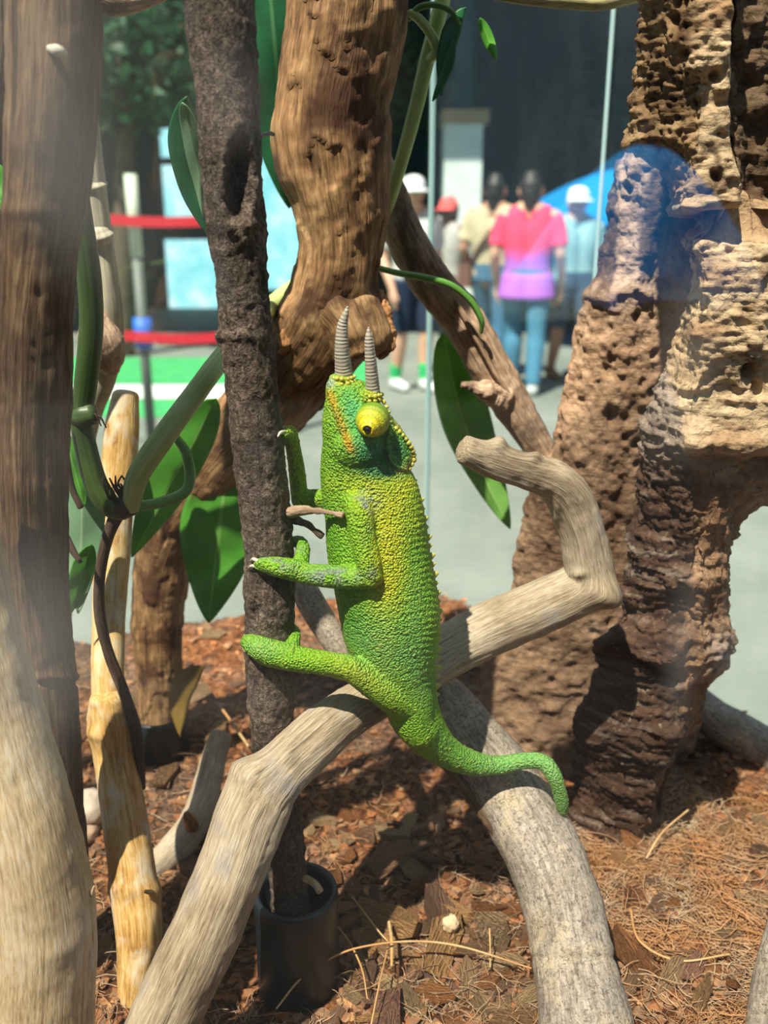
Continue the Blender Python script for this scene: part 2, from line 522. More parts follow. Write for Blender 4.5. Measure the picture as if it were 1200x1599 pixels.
def person(name, px, py_feet, height, yaw, label, shirt, trouser, skin, shorts=False, long_sleeve=False, cap=None, hair=True, stride=0.1, arm_bend=0.1, socks=None, skirt=False, sole=(0.6, 0.6, 0.6), strap=None, hem=None, bag=None):
    foot = Gz(px, py_feet, 0)
    k = height / 1.7
    root = empty('person', foot, label, 'person')
    cy, sy = math.cos(yaw), math.sin(yaw)
    def W(p):     # local (facing -y) -> world
        p = np.asarray(p, float) * k
        return np.stack([foot[0] + cy * p[:, 0] - sy * p[:, 1], foot[1] + sy * p[:, 0] + cy * p[:, 1], p[:, 2]], 1)
    def fix(v): return W(v)
    LEG = []
    for s in (-1, 1):
        st = stride * s
        LEG.append([(0.095 * s, 0.0, 0.92, 0.10), (0.10 * s, -st * 0.55 - 0.03, 0.52, 0.062), (0.10 * s, -st * 0.6, 0.36, 0.062), (0.10 * s, -st + 0.03, 0.10, 0.042), (0.10 * s, -st + 0.02, 0.05, 0.045)])
    ARM = []
    for s in (-1, 1):
        ARM.append([(0.185 * s, 0.01, 1.40, 0.062), (0.235 * s, 0.02, 1.27, 0.052), (0.262 * s, 0.02 + arm_bend * 0.1, 1.10, 0.042), (0.268 * s, -arm_bend * 0.8, 0.95, 0.036), (0.262 * s, -arm_bend * 1.2 - 0.01, 0.86, 0.028)])
    TOR = [[(0.075 * s, 0.0, 0.88, 0.105), (0.065 * s, 0.0, 1.05, 0.105), (0.08 * s, 0.0, 1.25, 0.115), (0.095 * s, 0.0, 1.38, 0.095), (0.06 * s, 0.0, 1.45, 0.07)] for s in (-1, 1)]
    body = [chain(c) for c in LEG + ARM + TOR]
    body.append(chain([(0, 0.01, 1.42, 0.06), (0, 0.0, 1.50, 0.055), (0, -0.01, 1.56, 0.055)]))
    body.append(chain([(0, 0.005, 1.555, 0.075), (0, 0.0, 1.60, 0.088), (0, 0.0, 1.645, 0.086), (0, 0.005, 1.675, 0.06)]))     # skull
    body.append(chain([(0, -0.03, 1.515, 0.035), (0, -0.045, 1.545, 0.048), (0, -0.045, 1.58, 0.055)]))                          # jaw
    body.append(chain([(0, -0.082, 1.605, 0.010), (0, -0.102, 1.578, 0.014), (0, -0.09, 1.568, 0.012)], 6, 8))                   # nose
    for s in (-1, 1):
        body.append(chain([(0.088 * s, 0.012, 1.61, 0.016), (0.09 * s, 0.008, 1.57, 0.012)], 5, 8))                              # ear
        hx, hy, hz = 0.262 * s, -arm_bend * 1.2 - 0.015, 0.86
        body.append(chain([(hx, hy, hz, 0.027), (hx, hy - 0.005, hz - 0.05, 0.033), (hx, hy - 0.008, hz - 0.085, 0.030)], 8))
        for q, (dy, ln) in enumerate(((-0.03, 0.060), (-0.011, 0.075), (0.010, 0.070), (0.028, 0.052))):
            body.append(chain([(hx, hy + dy, hz - 0.075, 0.0105), (hx - 0.006 * s, hy + dy, hz - 0.085 - ln * 0.6, 0.0095), (hx - 0.022 * s, hy + dy, hz - 0.085 - ln, 0.008)], 6, 8))
        body.append(chain([(hx, hy - 0.025, hz - 0.02, 0.013), (hx - 0.01 * s, hy - 0.052, hz - 0.055, 0.011), (hx - 0.015 * s, hy - 0.058, hz - 0.09, 0.009)], 6, 8))
        st = stride * s
        body.append(chain([(0.10 * s, -st + 0.04, 0.045, 0.038), (0.10 * s, -st - 0.06, 0.04, 0.036), (0.102 * s, -st - 0.14, 0.03, 0.028)], 8))
    v, f = merge(body)
    link('body', remesh('body', fix(v), f, 0.0085, 2), skin, root)
    def grow(c, d, z0=None, z1=None):
        cc, _ = crom(np.array(c, float), 40)
        if z0 is not None: cc = cc[(cc[:, 2] >= z0) & (cc[:, 2] <= z1)]
        cc = cc.copy(); cc[:, 3] += d
        v, f, g = tube_raw(cc[:, :3], cc[:, 3], ring=18, caps=0.12)
        return v, f
    sl = 0.84 if long_sleeve else 1.17
    hz = hem if hem else 0.86
    sh = [grow(c, 0.016, hz, 1.6) for c in TOR] + [grow(c, 0.017, sl, 1.6) for c in ARM]
    if hem: sh += [grow([(0.07 * s, 0, 0.95, 0.125), (0.075 * s, 0, hem, 0.15)], 0.012) for s in (-1, 1)]
    v, f = merge(sh); link('shirt', remesh('shirt', fix(v), f, 0.010, 3), shirt, root)
    lg = 0.50 if shorts else 0.09
    tr = [grow(c, 0.022 if shorts else 0.017, lg, 1.2) for c in LEG] + [grow([(0.07 * s, 0, 0.86, 0.112), (0.065 * s, 0, 1.02, 0.108)], 0.012) for s in (-1, 1)]
    v, f = merge(tr); link('shorts' if shorts else 'trousers', remesh('trousers', fix(v), f, 0.010, 3), trouser, root)
    for s in (-1, 1):
        st = stride * s
        sv, sf = merge([chain([(0.10 * s, -st + 0.05, 0.05, 0.047), (0.10 * s, -st - 0.05, 0.05, 0.047), (0.102 * s, -st - 0.15, 0.042, 0.038)], 10), chain([(0.10 * s, -st + 0.03, 0.06, 0.05), (0.10 * s, -st + 0.03, 0.10, 0.05)], 6)])
        sv[:, 2] = np.maximum(sv[:, 2], 0.0)
        link('shoe', remesh('shoe', fix(sv), sf, 0.008, 2), plain('shoe_' + name, sole, 0.6), root)
        if socks:
            link('sock', mesh('sock', fix(chain([(0.10 * s, -st + 0.03, 0.10, 0.048), (0.10 * s, -st * 0.85 + 0.02, 0.22, 0.056)], 8)[0]), chain([(0, 0, 0.1, 0.05), (0, 0, 0.22, 0.058)], 8)[1]), socks, root)
        link('eye', mesh('eye', fix(chain([(0.032 * s, -0.083, 1.612, 0.011), (0.032 * s, -0.085, 1.612, 0.011)], 4, 8)[0]), chain([(0, 0, 0, 0.01), (0, -.001, 0, 0.01)], 4, 8)[1]), HAIR, root)
    link('mouth', mesh('mouth', fix(chain([(-0.024, -0.093, 1.543, 0.006), (0, -0.099, 1.541, 0.008), (0.024, -0.093, 1.543, 0.006)], 6, 8)[0]), chain([(-0.02, -0.09, 1.5, 0.006), (0, -0.09, 1.5, 0.008), (0.02, -0.09, 1.5, 0.006)], 6, 8)[1]), plain('lips_' + name, (0.35, 0.1, 0.09)), root)
    if hair:
        v, f = merge([chain([(0, 0.03, 1.56, 0.078), (0, 0.02, 1.63, 0.094), (0, 0.01, 1.68, 0.075)]), chain([(0, 0.055, 1.50, 0.05), (0, 0.05, 1.58, 0.07)])])
        link('hair', remesh('hair', fix(v), f, 0.008, 2), HAIR, root)
    if cap:
        pr = [(0.098, 1.625), (0.100, 1.65), (0.093, 1.69), (0.07, 1.722), (0.035, 1.738), (0.0, 1.742)]
        cv, cf = lathe(pr, 28)
        link('cap', mesh('cap', fix(cv), cf), cap, root)
        bv, bf = [], []
        for i in range(13):
            a = math.pi * (1.12 + 0.76 * i / 12)
            for r in (0.095, 0.165):
                for dz in (0, 0.006): bv.append((r * math.cos(a) * (0.9 if r > 0.1 else 1), r * math.sin(a), 1.63 + dz - (0.02 if r > 0.1 else 0)))
        for i in range(12):
            q = i * 4; bf += [(q, q + 2, q + 6, q + 4), (q + 1, q + 5, q + 7, q + 3), (q + 2, q + 3, q + 7, q + 6)]
        link('cap_brim', mesh('cap_brim', fix(bv), bf), cap, root)
    if strap:
        v, f = chain([(-0.17, 0.02, 1.46, 0.018), (-0.06, 0.135, 1.32, 0.018), (0.10, 0.14, 1.12, 0.018), (0.18, 0.05, 0.97, 0.018), (0.10, -0.13, 1.10, 0.018), (-0.08, -0.135, 1.33, 0.018), (-0.17, 0.0, 1.47, 0.018)], 40, 8)
        link('bag_strap', mesh('bag_strap', fix(v), f), strap, root)
        v, f = box((0.16, -0.10, 0.80), (0.27, 0.14, 1.0)); link('shoulder_bag', mesh('shoulder_bag', fix(v), f, False), strap, root)
    return root

CL = lambda n, c: plain(n, c, 0.85, 25, 0.12)
person('a', 643, 610, 1.62, 0.5, 'visitor in grey shirt, dark shorts and green socks with white cap', CL('grey_cotton', (0.55, 0.56, 0.55)), CL('navy_cotton', (0.012, 0.025, 0.06)), SK_L, shorts=True, cap=CL('white_cap', (0.75, 0.76, 0.80)), stride=0.08, socks=CL('green_sock', (0.03, 0.45, 0.15)), sole=(0.7, 0.7, 0.7))
person('b', 696, 573, 1.50, -0.9, 'shorter visitor in a coral red cap behind the diagonal branch', CL('stone_cotton', (0.42, 0.40, 0.38)), CL('black_cotton', (0.02, 0.022, 0.03)), SK_D, cap=CL('coral_cap', (0.80, 0.13, 0.13)), stride=0.12, sole=(0.1, 0.1, 0.1))
person('c', 764, 590, 1.66, 2.7, 'dark haired visitor in tan shirt with brown shoulder bag and jeans', CL('tan_cotton', (0.50, 0.42, 0.28)), CL('blue_denim', (0.04, 0.13, 0.24)), SK_T, strap=CL('brown_leather', (0.13, 0.05, 0.035)), stride=0.14, arm_bend=0.25, sole=(0.3, 0.3, 0.32))
# pink and violet top: the hem part is violet
def two_tone(name, c0, c1, z0, z1):
    m = Mat(name); z = m.n('SeparateXYZ', Vector=m.n('NewGeometry').outputs['Position']).outputs[2]
    fz = m.n('MapRange', Value=z, From_Min=z0, From_Max=z1).outputs[0]
    nz = m.math('ADD', fz, m.math('MULTIPLY', m.math('SUBTRACT', m.noise(m.pos(), 7), 0.5), 0.7))
    return m.done(m.mix(m.ramp(nz, [(0.3, 0.0), (0.7, 1.0)]), c0, c1), 0.85)
person('d', 815, 612, 1.64, 2.9, 'visitor in bright pink top fading to violet with blue jeans', two_tone('pink_violet_cotton', (0.42, 0.13, 0.62), (0.88, 0.06, 0.15), 0.95, 1.2), CL('light_denim', (0.06, 0.20, 0.32)), SK_L, stride=0.13, arm_bend=0.15, hem=0.78, sole=(0.55, 0.58, 0.58))
person('e', 886, 594, 1.56, 0.2, 'visitor in white cap and pale teal shirt beside the pink top', CL('teal_cotton', (0.24, 0.42, 0.45)), CL('dark_denim', (0.03, 0.06, 0.11)), SK_T, cap=CL('white_hat', (0.72, 0.78, 0.82)), stride=0.16, shorts=True, sole=(0.25, 0.12, 0.05))

# ---- parasol beyond the glass on the right, and a second one mirrored in the front pane
def parasol(cx, cy, zt, R, drop, mat, polemat, label):
    t = empty('parasol', (cx, cy, 0), label, 'parasol')
    ns = 8; vv, ff = [], []
    m = 10
    for i in range(m + 1):
        u = i / m
        for j in range(ns * 6):
            a = 2 * math.pi * j / (ns * 6)
            e = abs(math.cos(ns * a / 2))
            r = R * u * (0.955 + 0.045 * e)
            vv.append((cx + r * math.cos(a), cy + r * math.sin(a), zt - drop * (u ** 1.7) - 0.03 * u * (1 - e)))
    q = ns * 6
    for i in range(m):
        for j in range(q): ff.append((i * q + j, i * q + (j + 1) % q, (i + 1) * q + (j + 1) % q, (i + 1) * q + j))
    o = link('canopy', mesh('canopy', vv, ff), mat, t)
    s = o.modifiers.new('thick', 'SOLIDIFY'); s.thickness = 0.004
    link('pole', mesh('pole', *lathe([(0, 0), (0.022, 0), (0.022, zt - 0.01), (0, zt - 0.01)], 16, (cx, cy, 0))), polemat, t)
    link('finial', mesh('finial', *lathe([(0, zt - 0.01), (0.03, zt), (0.03, zt + 0.03), (0, zt + 0.06)], 16, (cx, cy, 0))), polemat, t)
    link('base', mesh('base', *lathe([(0, 0), (0.2 * R, 0), (0.2 * R, 0.05), (0.05, 0.09), (0, 0.09)], 24, (cx, cy, 0))), polemat, t)
    for j in range(ns):
        a = 2 * math.pi * j / ns
        pts = [(cx + R * u * math.cos(a), cy + R * u * math.sin(a), zt - drop * u ** 1.7 - 0.012, 0.006) for u in (0.03, 0.3, 0.6, 0.98)]
        link('rib', mesh('rib', *chain(pts, 10, 6)), polemat, t)
    return t
def canopy_mat(name, c):
    m = Mat(name)
    tr = m.n('BsdfTranslucent', Color=c); df = m.n('BsdfDiffuse', Color=c); mx = m.n('MixShader', Fac=0.55)
    m.nt.links.new(df.outputs[0], mx.inputs[1]); m.nt.links.new(tr.outputs[0], mx.inputs[2]); m.nt.links.new(mx.outputs[0], m.out.inputs[0])
    return m.m
BLUE = canopy_mat('blue_canopy_cloth', (0.02, 0.36, 0.78)); STEEL = plain('steel_pole', (0.5, 0.52, 0.54), 0.35, metallic=0.8)
p = V(985, 262, 10.2)
parasol(p[0], 10.2, p[2], 1.3, 0.55, BLUE, STEEL, 'blue parasol shading the plaza right of the visitors')
YV = 2.6
p = V(1010, 226, YV)
PAR2 = parasol(p[0], 0.25 - YV, p[2], 0.36, 0.38, canopy_mat('bright_blue_canopy_cloth', (0.03, 0.50, 0.98)), plain('dark_pole', (0.012, 0.013, 0.015), 0.8), 'bright blue parasol reflected in the front glass over the cork bark')

# ---- trees outside
def leaf_cloud(center, rad, n, size, seed):
    r = np.random.default_rng(seed)
    d = r.normal(size=(n, 3)); d /= np.linalg.norm(d, axis=1)[:, None]
    P = np.array(center) + d * (r.random(n) ** 0.4)[:, None] * np.array(rad)
    a = r.normal(size=(n, 3)); a /= np.linalg.norm(a, axis=1)[:, None]
    b = np.cross(a, r.normal(size=(n, 3))); b /= np.linalg.norm(b, axis=1)[:, None]
    s = size * (0.6 + 0.8 * r.random(n))[:, None]
    q = np.stack([P - a * s, P + b * s * 0.4, P + a * s, P - b * s * 0.4], 1).reshape(-1, 3)
    i = np.arange(n)[:, None] * 4
    return q, (i + np.array([[0, 1, 2, 3]])).tolist()
def foliage_mat(name, c):
    m = Mat(name)
    cc = m.mix(m.ramp(m.noise(m.pos(), 5), [(0.3, 0.0), (0.7, 1.0)]), tuple(x * 0.5 for x in c), tuple(min(1, x * 1.5) for x in c))
    tr = m.n('BsdfTranslucent', Color=cc); mx = m.n('MixShader', Fac=0.3); m.set(m.b, 'Base Color', cc); m.set(m.b, 'Roughness', 0.5)
    m.nt.links.new(m.b.outputs[0], mx.inputs[1]); m.nt.links.new(tr.outputs[0], mx.inputs[2]); m.nt.links.new(mx.outputs[0], m.out.inputs[0])
    return m.m
FOL = foliage_mat('tree_leaves', (0.025, 0.10, 0.045)); TRK = plain('tree_bark', (0.09, 0.065, 0.045), 0.9, 20, 0.4)
def tree(px, Y, zc, rad, n, label, seed, lean=0.0):
    x = V(px, 300, Y)[0]
    t = empty('plaza_tree', (x, Y, 0), label, 'tree', 'trees on the plaza')
    v, f = chain([(x, Y, -0.02, 0.13), (x + lean * 0.5, Y, 1.4, 0.10), (x + lean, Y, zc * 0.85, 0.08), (x + lean, Y, zc + rad[2] * 0.4, 0.04)], 20, 14)
    link('trunk', mesh('trunk', v, f), TRK, t)
    for s, (dx, dz) in enumerate(((-0.7, 0.2), (0.7, 0.25), (0.2, 0.5))):
        v, f = chain([(x + lean, Y, zc * 0.8, 0.05), (x + lean + dx * rad[0] * 0.5, Y + 0.2 * (s - 1), zc + dz * rad[2] * 0.4, 0.035), (x + lean + dx * rad[0], Y + 0.4 * (s - 1), zc + dz * rad[2], 0.015)], 12, 8)
        link('bough', mesh('bough', v, f), TRK, t)
    v, f = leaf_cloud((x + lean, Y, zc), rad, n, 0.09, seed)
    o = link('crown', mesh('crown', v, f, False), FOL, t); o['kind'] = 'stuff'
tree(930, 13.9, 2.75, (1.1, 0.9, 0.85), 2600, 'dark leafy tree beside the cork bark slab', 3)
tree(605, 13.6, 3.2, (1.4, 0.9, 0.7), 2400, 'leafy tree in the dark pavilion behind the thick trunk', 4)
tree(985, 12.1, 2.85, (0.5, 0.4, 0.42), 700, 'light green bushy tree top peeking out beside the cork bark', 8)
tree(170, 9.4, 2.9, (1.2, 0.9, 0.8), 2400, 'dark tree behind the barrier post on the left', 5, 0.25)

# ================================================================== TERRARIUM SHELL
ZS = CAMZ - 0.266                  # bedding level
ZT = CAMZ + 0.42                   # upper rim of the glass
PC = (0.031, 0.62); PS = (0.122, 0.535); PR = (0.37, 0.30); PFR = (0.37, 0.125); PFL = (-0.38, 0.125); PL = (-0.46, 0.45)
POLY = [PFL, PFR, PR, PS, PC, PL]

def prism(poly, z0, z1):
    n = len(poly)
    v = [(x, y, z0) for x, y in poly] + [(x, y, z1) for x, y in poly]
    f = [tuple(range(n - 1, -1, -1)), tuple(range(n, 2 * n))] + [(i, (i + 1) % n, n + (i + 1) % n, n + i) for i in range(n)]
    return v, f
def grow_poly(poly, d):
    c = np.mean(poly, axis=0)
    return [tuple(c + (np.array(p) - c) * (1 + d / np.linalg.norm(np.array(p) - c))) for p in poly]

ped = empty('terrarium_stand', (0, 0.35, 0), 'grey stand carrying the glass terrarium', 'stand')
STANDM = plain('stand_grey', (0.16, 0.17, 0.17), 0.6, 9, 0.15)
link('plinth', mesh('plinth', *prism(grow_poly(POLY, -0.03), 0.0, ZS - 0.06), False), STANDM, ped)
link('tray', mesh('tray', *prism(grow_poly(POLY, 0.012), ZS - 0.06, ZS - 0.022), False), plain('tray_dark', (0.03, 0.035, 0.036), 0.5), ped)

def glass_mat(name, tint, spots=None, haze=0.0, refl=1.0):
    m = Mat(name); nt = m.nt
    tr = m.n('BsdfTransparent', Color=tint); gl = m.n('BsdfGlossy', Color=(1, 1, 1), Roughness=0.0)
    ge = m.n('NewGeometry')
    cs = m.math('ABSOLUTE', m.n('VectorMath', _operation='DOT_PRODUCT', i0=ge.outputs['Incoming'], i1=ge.outputs['Normal']).outputs['Value'])
    fr = m.math('ADD', 0.04, m.math('MULTIPLY', 0.96, m.math('POWER', m.math('SUBTRACT', 1.0, cs), 5.0)))     # Schlick, same from both sides
    fac = m.math('MULTIPLY', fr, refl)
    mx = m.n('MixShader', Fac=fac)
    nt.links.new(tr.outputs[0], mx.inputs[1]); nt.links.new(gl.outputs[0], mx.inputs[2])
    last = mx.outputs[0]
    if spots or haze:
        p = m.n('NewGeometry').outputs['Position']
        total = None
        for (c, r, k) in spots or []:          # dried wipe marks and finger grease on the pane
            q = m.n('VectorMath', _operation='SUBTRACT', i0=p, i1=tuple(c)).outputs[0]
            q = m.scale(q, tuple(1 / x for x in r))
            l = m.n('VectorMath', _operation='LENGTH', i0=q).outputs[1]
            g = m.ramp(l, [(0.0, 1.0), (0.5, 0.55), (1.0, 0.0)])
            g = m.math('MULTIPLY', g, k)
            total = g if total is None else m.math('ADD', total, g)
        st = m.ramp(m.noise(m.scale(p, (90, 90, 40)), 1.0, 4, 0.6), [(0.3, 0.7), (0.75, 1.0)])
        base = m.math('MULTIPLY', m.ramp(m.noise(m.scale(p, (30, 30, 12)), 1.0, 5, 0.6, 0.5), [(0.45, 0.0), (0.75, 1.0)]), haze)
        total = base if total is None else m.math('ADD', total, base)
        total = m.math('MULTIPLY', total, st)
        df = m.n('BsdfDiffuse', Color=(0.8, 0.8, 0.8)); m2 = m.n('MixShader', Fac=total)
        nt.links.new(last, m2.inputs[1]); nt.links.new(df.outputs[0], m2.inputs[2]); last = m2.outputs[0]
    nt.links.new(last, m.out.inputs[0])
    return m.m

def pane(name, a, b, mat, label, th=0.004):
    a = np.array(a); b = np.array(b); d = b - a; d /= np.linalg.norm(d); n = np.array([-d[1], d[0]]) * th * 0.5
    poly = [tuple(a - n), tuple(b - n), tuple(b + n), tuple(a + n)]
    return struct(name, *prism(poly, ZS - 0.022, ZT), mat, label)
HG = 0.125
SP = []
for (px, py, rx, rz, k) in [(70, 120, 0.011, 0.022, 0.16), (95, 300, 0.010, 0.014, 0.10), (70, 990, 0.010, 0.020, 0.16), (1065, 1010, 0.0035, 0.020, 0.10), (1075, 560, 0.006, 0.018, 0.10),
                            (360, 150, 0.006, 0.008, 0.08), (20, 1040, 0.012, 0.03, 0.10), (330, 1090, 0.02, 0.006, 0.04), (190, 90, 0.02, 0.03, 0.05), (230, 420, 0.012, 0.02, 0.05), (60, 700, 0.008, 0.02, 0.05)]:
    SP.append((V(px, py, HG), (rx, 0.02, rz), k * 0.30))
GLASS_F = glass_mat('front_glass', (0.985, 0.99, 0.99), SP, 0.002, 2.2)
GLASS_B = glass_mat('rear_glass', (0.93, 0.975, 0.97), None, 0.012, 1.0)
pane('window_5', PFL, PFR, GLASS_F, 'smudged front glass pane of the terrarium')
pane('window_6', PL, PC, GLASS_B, 'rear left glass pane of the terrarium')
pane('window_7', PC, PS, GLASS_B, 'narrow rear glass pane between the two seams')
pane('window_8', PS, PR, GLASS_B, 'rear right glass pane behind the cork bark')
pane('window_9', PFL, PL, GLASS_B, 'left side glass pane of the terrarium')
pane('window_10', PFR, PR, GLASS_B, 'right side glass pane of the terrarium')
SEAM = Mat('silicone_seam').done((0.42, 0.58, 0.58), 0.25, None, 0.6)
for k, (x, y) in enumerate((PC, PS)):
    w = 0.0019 if k == 0 else 0.0013
    v, f = lathe([(0, ZS - 0.02), (w, ZS - 0.02), (w, ZT), (0, ZT)], 10, (x, y, 0))
    struct('trim_%d' % (k + 1), v, f, SEAM, 'pale vertical silicone seam of the rear glass')

# ================================================================== WOOD
STICK = wood('grey_brown_bark', [(0.040, 0.027, 0.019), (0.14, 0.10, 0.073), (0.34, 0.26, 0.20)], fine=(700, 300), patch=55, patchcol=(0.13, 0.115, 0.105), pthr=(0.5, 0.75), bump=1.0, bd=0.0013, crack=0.3, pore=420)
PALE = wood('bleached_driftwood', [(0.20, 0.145, 0.085), (0.42, 0.33, 0.22), (0.62, 0.53, 0.40)], fine=(1300, 80), patch=30, patchcol=(0.30, 0.31, 0.34), pthr=(0.56, 0.8), bump=0.7, bd=0.0007, crack=0.55)
PALE2 = wood('cream_driftwood', [(0.30, 0.21, 0.11), (0.55, 0.41, 0.24), (0.70, 0.60, 0.45)], fine=(1200, 90), patch=34, patchcol=(0.33, 0.27, 0.27), pthr=(0.60, 0.85), bump=0.6, bd=0.0006, crack=0.35)
HONEY = wood('honey_wood', [(0.30, 0.15, 0.035), (0.62, 0.38, 0.12), (0.76, 0.60, 0.34)], fine=(700, 50), patch=60, patchcol=(0.72, 0.66, 0.52), pthr=(0.5, 0.7), bump=0.5, bd=0.0005, crack=0.3)
GREYB = wood('speckled_grey_branch', [(0.16, 0.13, 0.10), (0.38, 0.33, 0.27), (0.58, 0.51, 0.42)], fine=(700, 90), patch=45, patchcol=(0.62, 0.50, 0.33), pthr=(0.5, 0.75), bump=0.6, bd=0.0006, crack=0.35, pore=700)
TRUNK = wood('peeling_brown_trunk', [(0.075, 0.038, 0.018), (0.27, 0.15, 0.065), (0.48, 0.31, 0.15)], fine=(420, 40), patch=32, patchcol=(0.075, 0.032, 0.016), pthr=(0.50, 0.62), bump=0.7, bd=0.001, crack=0.45)
POSTW = wood('weathered_brown_post', [(0.028, 0.016, 0.010), (0.12, 0.07, 0.038), (0.27, 0.18, 0.105)], fine=(620, 34), patch=28, patchcol=(0.05, 0.03, 0.02), pthr=(0.52, 0.7), bump=0.8, bd=0.001, crack=0.7)
ROOTB = wood('dark_root', [(0.03, 0.018, 0.012), (0.08, 0.05, 0.035), (0.15, 0.10, 0.075)], fine=(900, 80), patch=60, bump=0.5, bd=0.0003)
CANE = wood('grey_cane', [(0.22, 0.20, 0.15), (0.36, 0.34, 0.26), (0.5, 0.47, 0.34)], fine=(500, 25), patch=40, bump=0.3, bd=0.0004, crack=0.2)
TANB = wood('tan_brown_branch', [(0.14, 0.085, 0.05), (0.34, 0.23, 0.15), (0.55, 0.42, 0.29)], fine=(600, 60), patch=40, patchcol=(0.10, 0.065, 0.045), pthr=(0.5, 0.66), bump=0.8, bd=0.001, crack=0.5)

def single(o, label, cat, group=None): return tag(o, label, cat, group)

# upright stick that the chameleon climbs
HS = 0.270
STK = [(324, -240, 0.259, 118), (338, -60, 0.262, 112), (348, 60, 0.263, 108), (365, 300, 0.266, 92), (385, 520, 0.268, 84), (405, 700, 0.269, 82), (420, 860, 0.270, 80), (420, 1000, 0.270, 76), (424, 1130, 0.270, 70), (440, 1270, 0.270, 60), (452, 1400, 0.270, 58), (457, 1455, 0.270, 58)]
st = empty('upright_stick', V(457, 1455, HS), 'dark bark-covered upright stick the chameleon climbs, standing in black pipe', 'stick')
def stick_scar(v, rn, g):
    x, y = proj(v)
    near = sstep(0.2, -0.3, rn[:, 1])
    e = ((x - 372) / 17) ** 2 + ((y - 285) / 62) ** 2
    d = -0.0042 * np.exp(-e * e) * near                      # hollow scar
    ring_ = np.exp(-((np.sqrt(e) - 1.35) / 0.3) ** 2)
    d += 0.0016 * ring_ * near * (1 + 0.6 * fbm(v * 500, 2, 3))
    for (cx, cy, rx, ry, k) in ((425, 880, 20, 12, 0.0018), (340, 525, 60, 8, 0.0012), (395, 965, 14, 16, -0.0014), (386, 350, 30, 8, 0.0018)):
        d += k * np.exp(-(((x - cx) / rx) ** 2 + ((y - cy) / ry) ** 2)) * near
    w = fbm(v * np.array([420, 420, 420]), 2, 77)
    d += 0.0007 * np.abs(w) - 0.0003
    return d
branch('shaft', STK, STICK, n=420, ring=84, lump=(60, 0.10), rough=(350, 0.07), extra=stick_scar, parent=st, seed=21, caps=0.1)
branch('twig', [(450, 801, 0.268, 20), (475, 797, 0.266, 14), (490, 798, 0.264, 10), (512, 800, 0.261, 9), (535, 805, 0.258, 11)], TANB, 50, 14, lump=(300, 0.5), rough=(900, 0.2), parent=st, seed=3)
branch('twig', [(455, 808, 0.270, 18), (480, 820, 0.269, 10), (503, 838, 0.268, 9)], ROOTB, 40, 14, lump=(300, 0.5), parent=st, seed=4)
branch('twig', [(408, 212, 0.268, 8), (420, 208, 0.269, 7), (428, 210, 0.27, 6)], CANE, 12, 10, parent=st, seed=5)
branch('peg', [(478, 1372, 0.262, 12), (492, 1380, 0.258, 11), (500, 1392, 0.256, 12)], PALE2, 14, 12, parent=st, seed=6)

# black pipe holder
def pipe(px, py, H, rpx, z0, z1, label, wall=0.17):
    c = V(px, py, H); r = rpx * T(px, py, H)
    t = empty('pipe_holder', (c[0], c[1], z0), label, 'pipe')
    pr = [(r * 0.97, z0), (r, z0 + 0.002), (r * 0.985, z1 - 0.010), (r, z1 - 0.008), (r, z1 - 0.0015), (r * 0.97, z1), (r * (1 - wall) + 0.0008, z1), (r * (1 - wall), z1 - 0.002), (r * (1 - wall), z0 + 0.004), (0, z0 + 0.004)]
    v, f = lathe(pr, 64, (c[0], c[1], 0))
    m = Mat('black_plastic_pipe_%d' % int(px)); p = m.pos()
    nz = m.noise(p, 260, 5, 0.65)
    col = m.mix(m.ramp(nz, [(0.55, 0.0), (0.8, 0.5)]), (0.012, 0.020, 0.026), (0.07, 0.085, 0.095))
    m.done(col, 0.38, m.bump(nz, 0.1, 0.0003), 0.5)
    link('pipe_wall', mesh('pipe_wall', v, f), m.m, t)
    return c, r
zt = V(462, 1388, HS)[2]
PIPE1 = pipe(462, 1388, HS, 66, ZS - 0.012, zt, 'black plastic pipe in the foreground holding the upright stick')
PIPE2 = pipe(250, 1128, 0.412, 44, ZS - 0.012, V(250, 1112, 0.412)[2], 'black plastic pipe at the back holding the thick bent trunk')

# left post
lp = empty('weathered_post', V(100, 1560, 0.262), 'thick weathered brown post along the left edge', 'post')
def post_extra(v, rn, g):
    x, y = proj(v)
    d = 0.0006 * np.exp(-((y - 330) / 12) ** 2) + 0.0010 * np.exp(-((y - 1058) / 5) ** 2) - 0.0012 * np.exp(-((y - 1066) / 4) ** 2)
    return d - 0.0008 * sstep(0.25, 0.8, rn[:, 0]) * sstep(0.0, 0.5, fbm(v * np.array([30, 30, 14]), 2, 5) + 0.3)
branch('shaft', [(86, -260, 0.246, 150), (84, -80, 0.248, 148), (84, 100, 0.249, 148), (76, 250, 0.250, 134), (62, 400, 0.251, 116), (52, 560, 0.253, 112), (52, 750, 0.256, 110), (60, 950, 0.260, 98), (80, 1150, 0.264, 84), (92, 1330, 0.268, 84), (100, 1480, 0.271, 84), (104, 1600, 0.274, 84)],
       POSTW, 360, 72, lump=(35, 0.10), rough=(220, 0.04), extra=post_extra, parent=lp, seed=31, streak=0.05)
kb = branch('knot', [(78, 76, 0.238, 12), (90, 79, 0.234, 18), (100, 84, 0.237, 12)], plain('pale_knot', (0.62, 0.60, 0.48), 0.7), 14, 14, parent=lp, seed=2)
branch('split_strip', [(108, 470, 0.254, 16), (100, 620, 0.254, 18), (96, 800, 0.257, 18), (98, 900, 0.260, 12)], POSTW, 60, 14, parent=lp, seed=8)
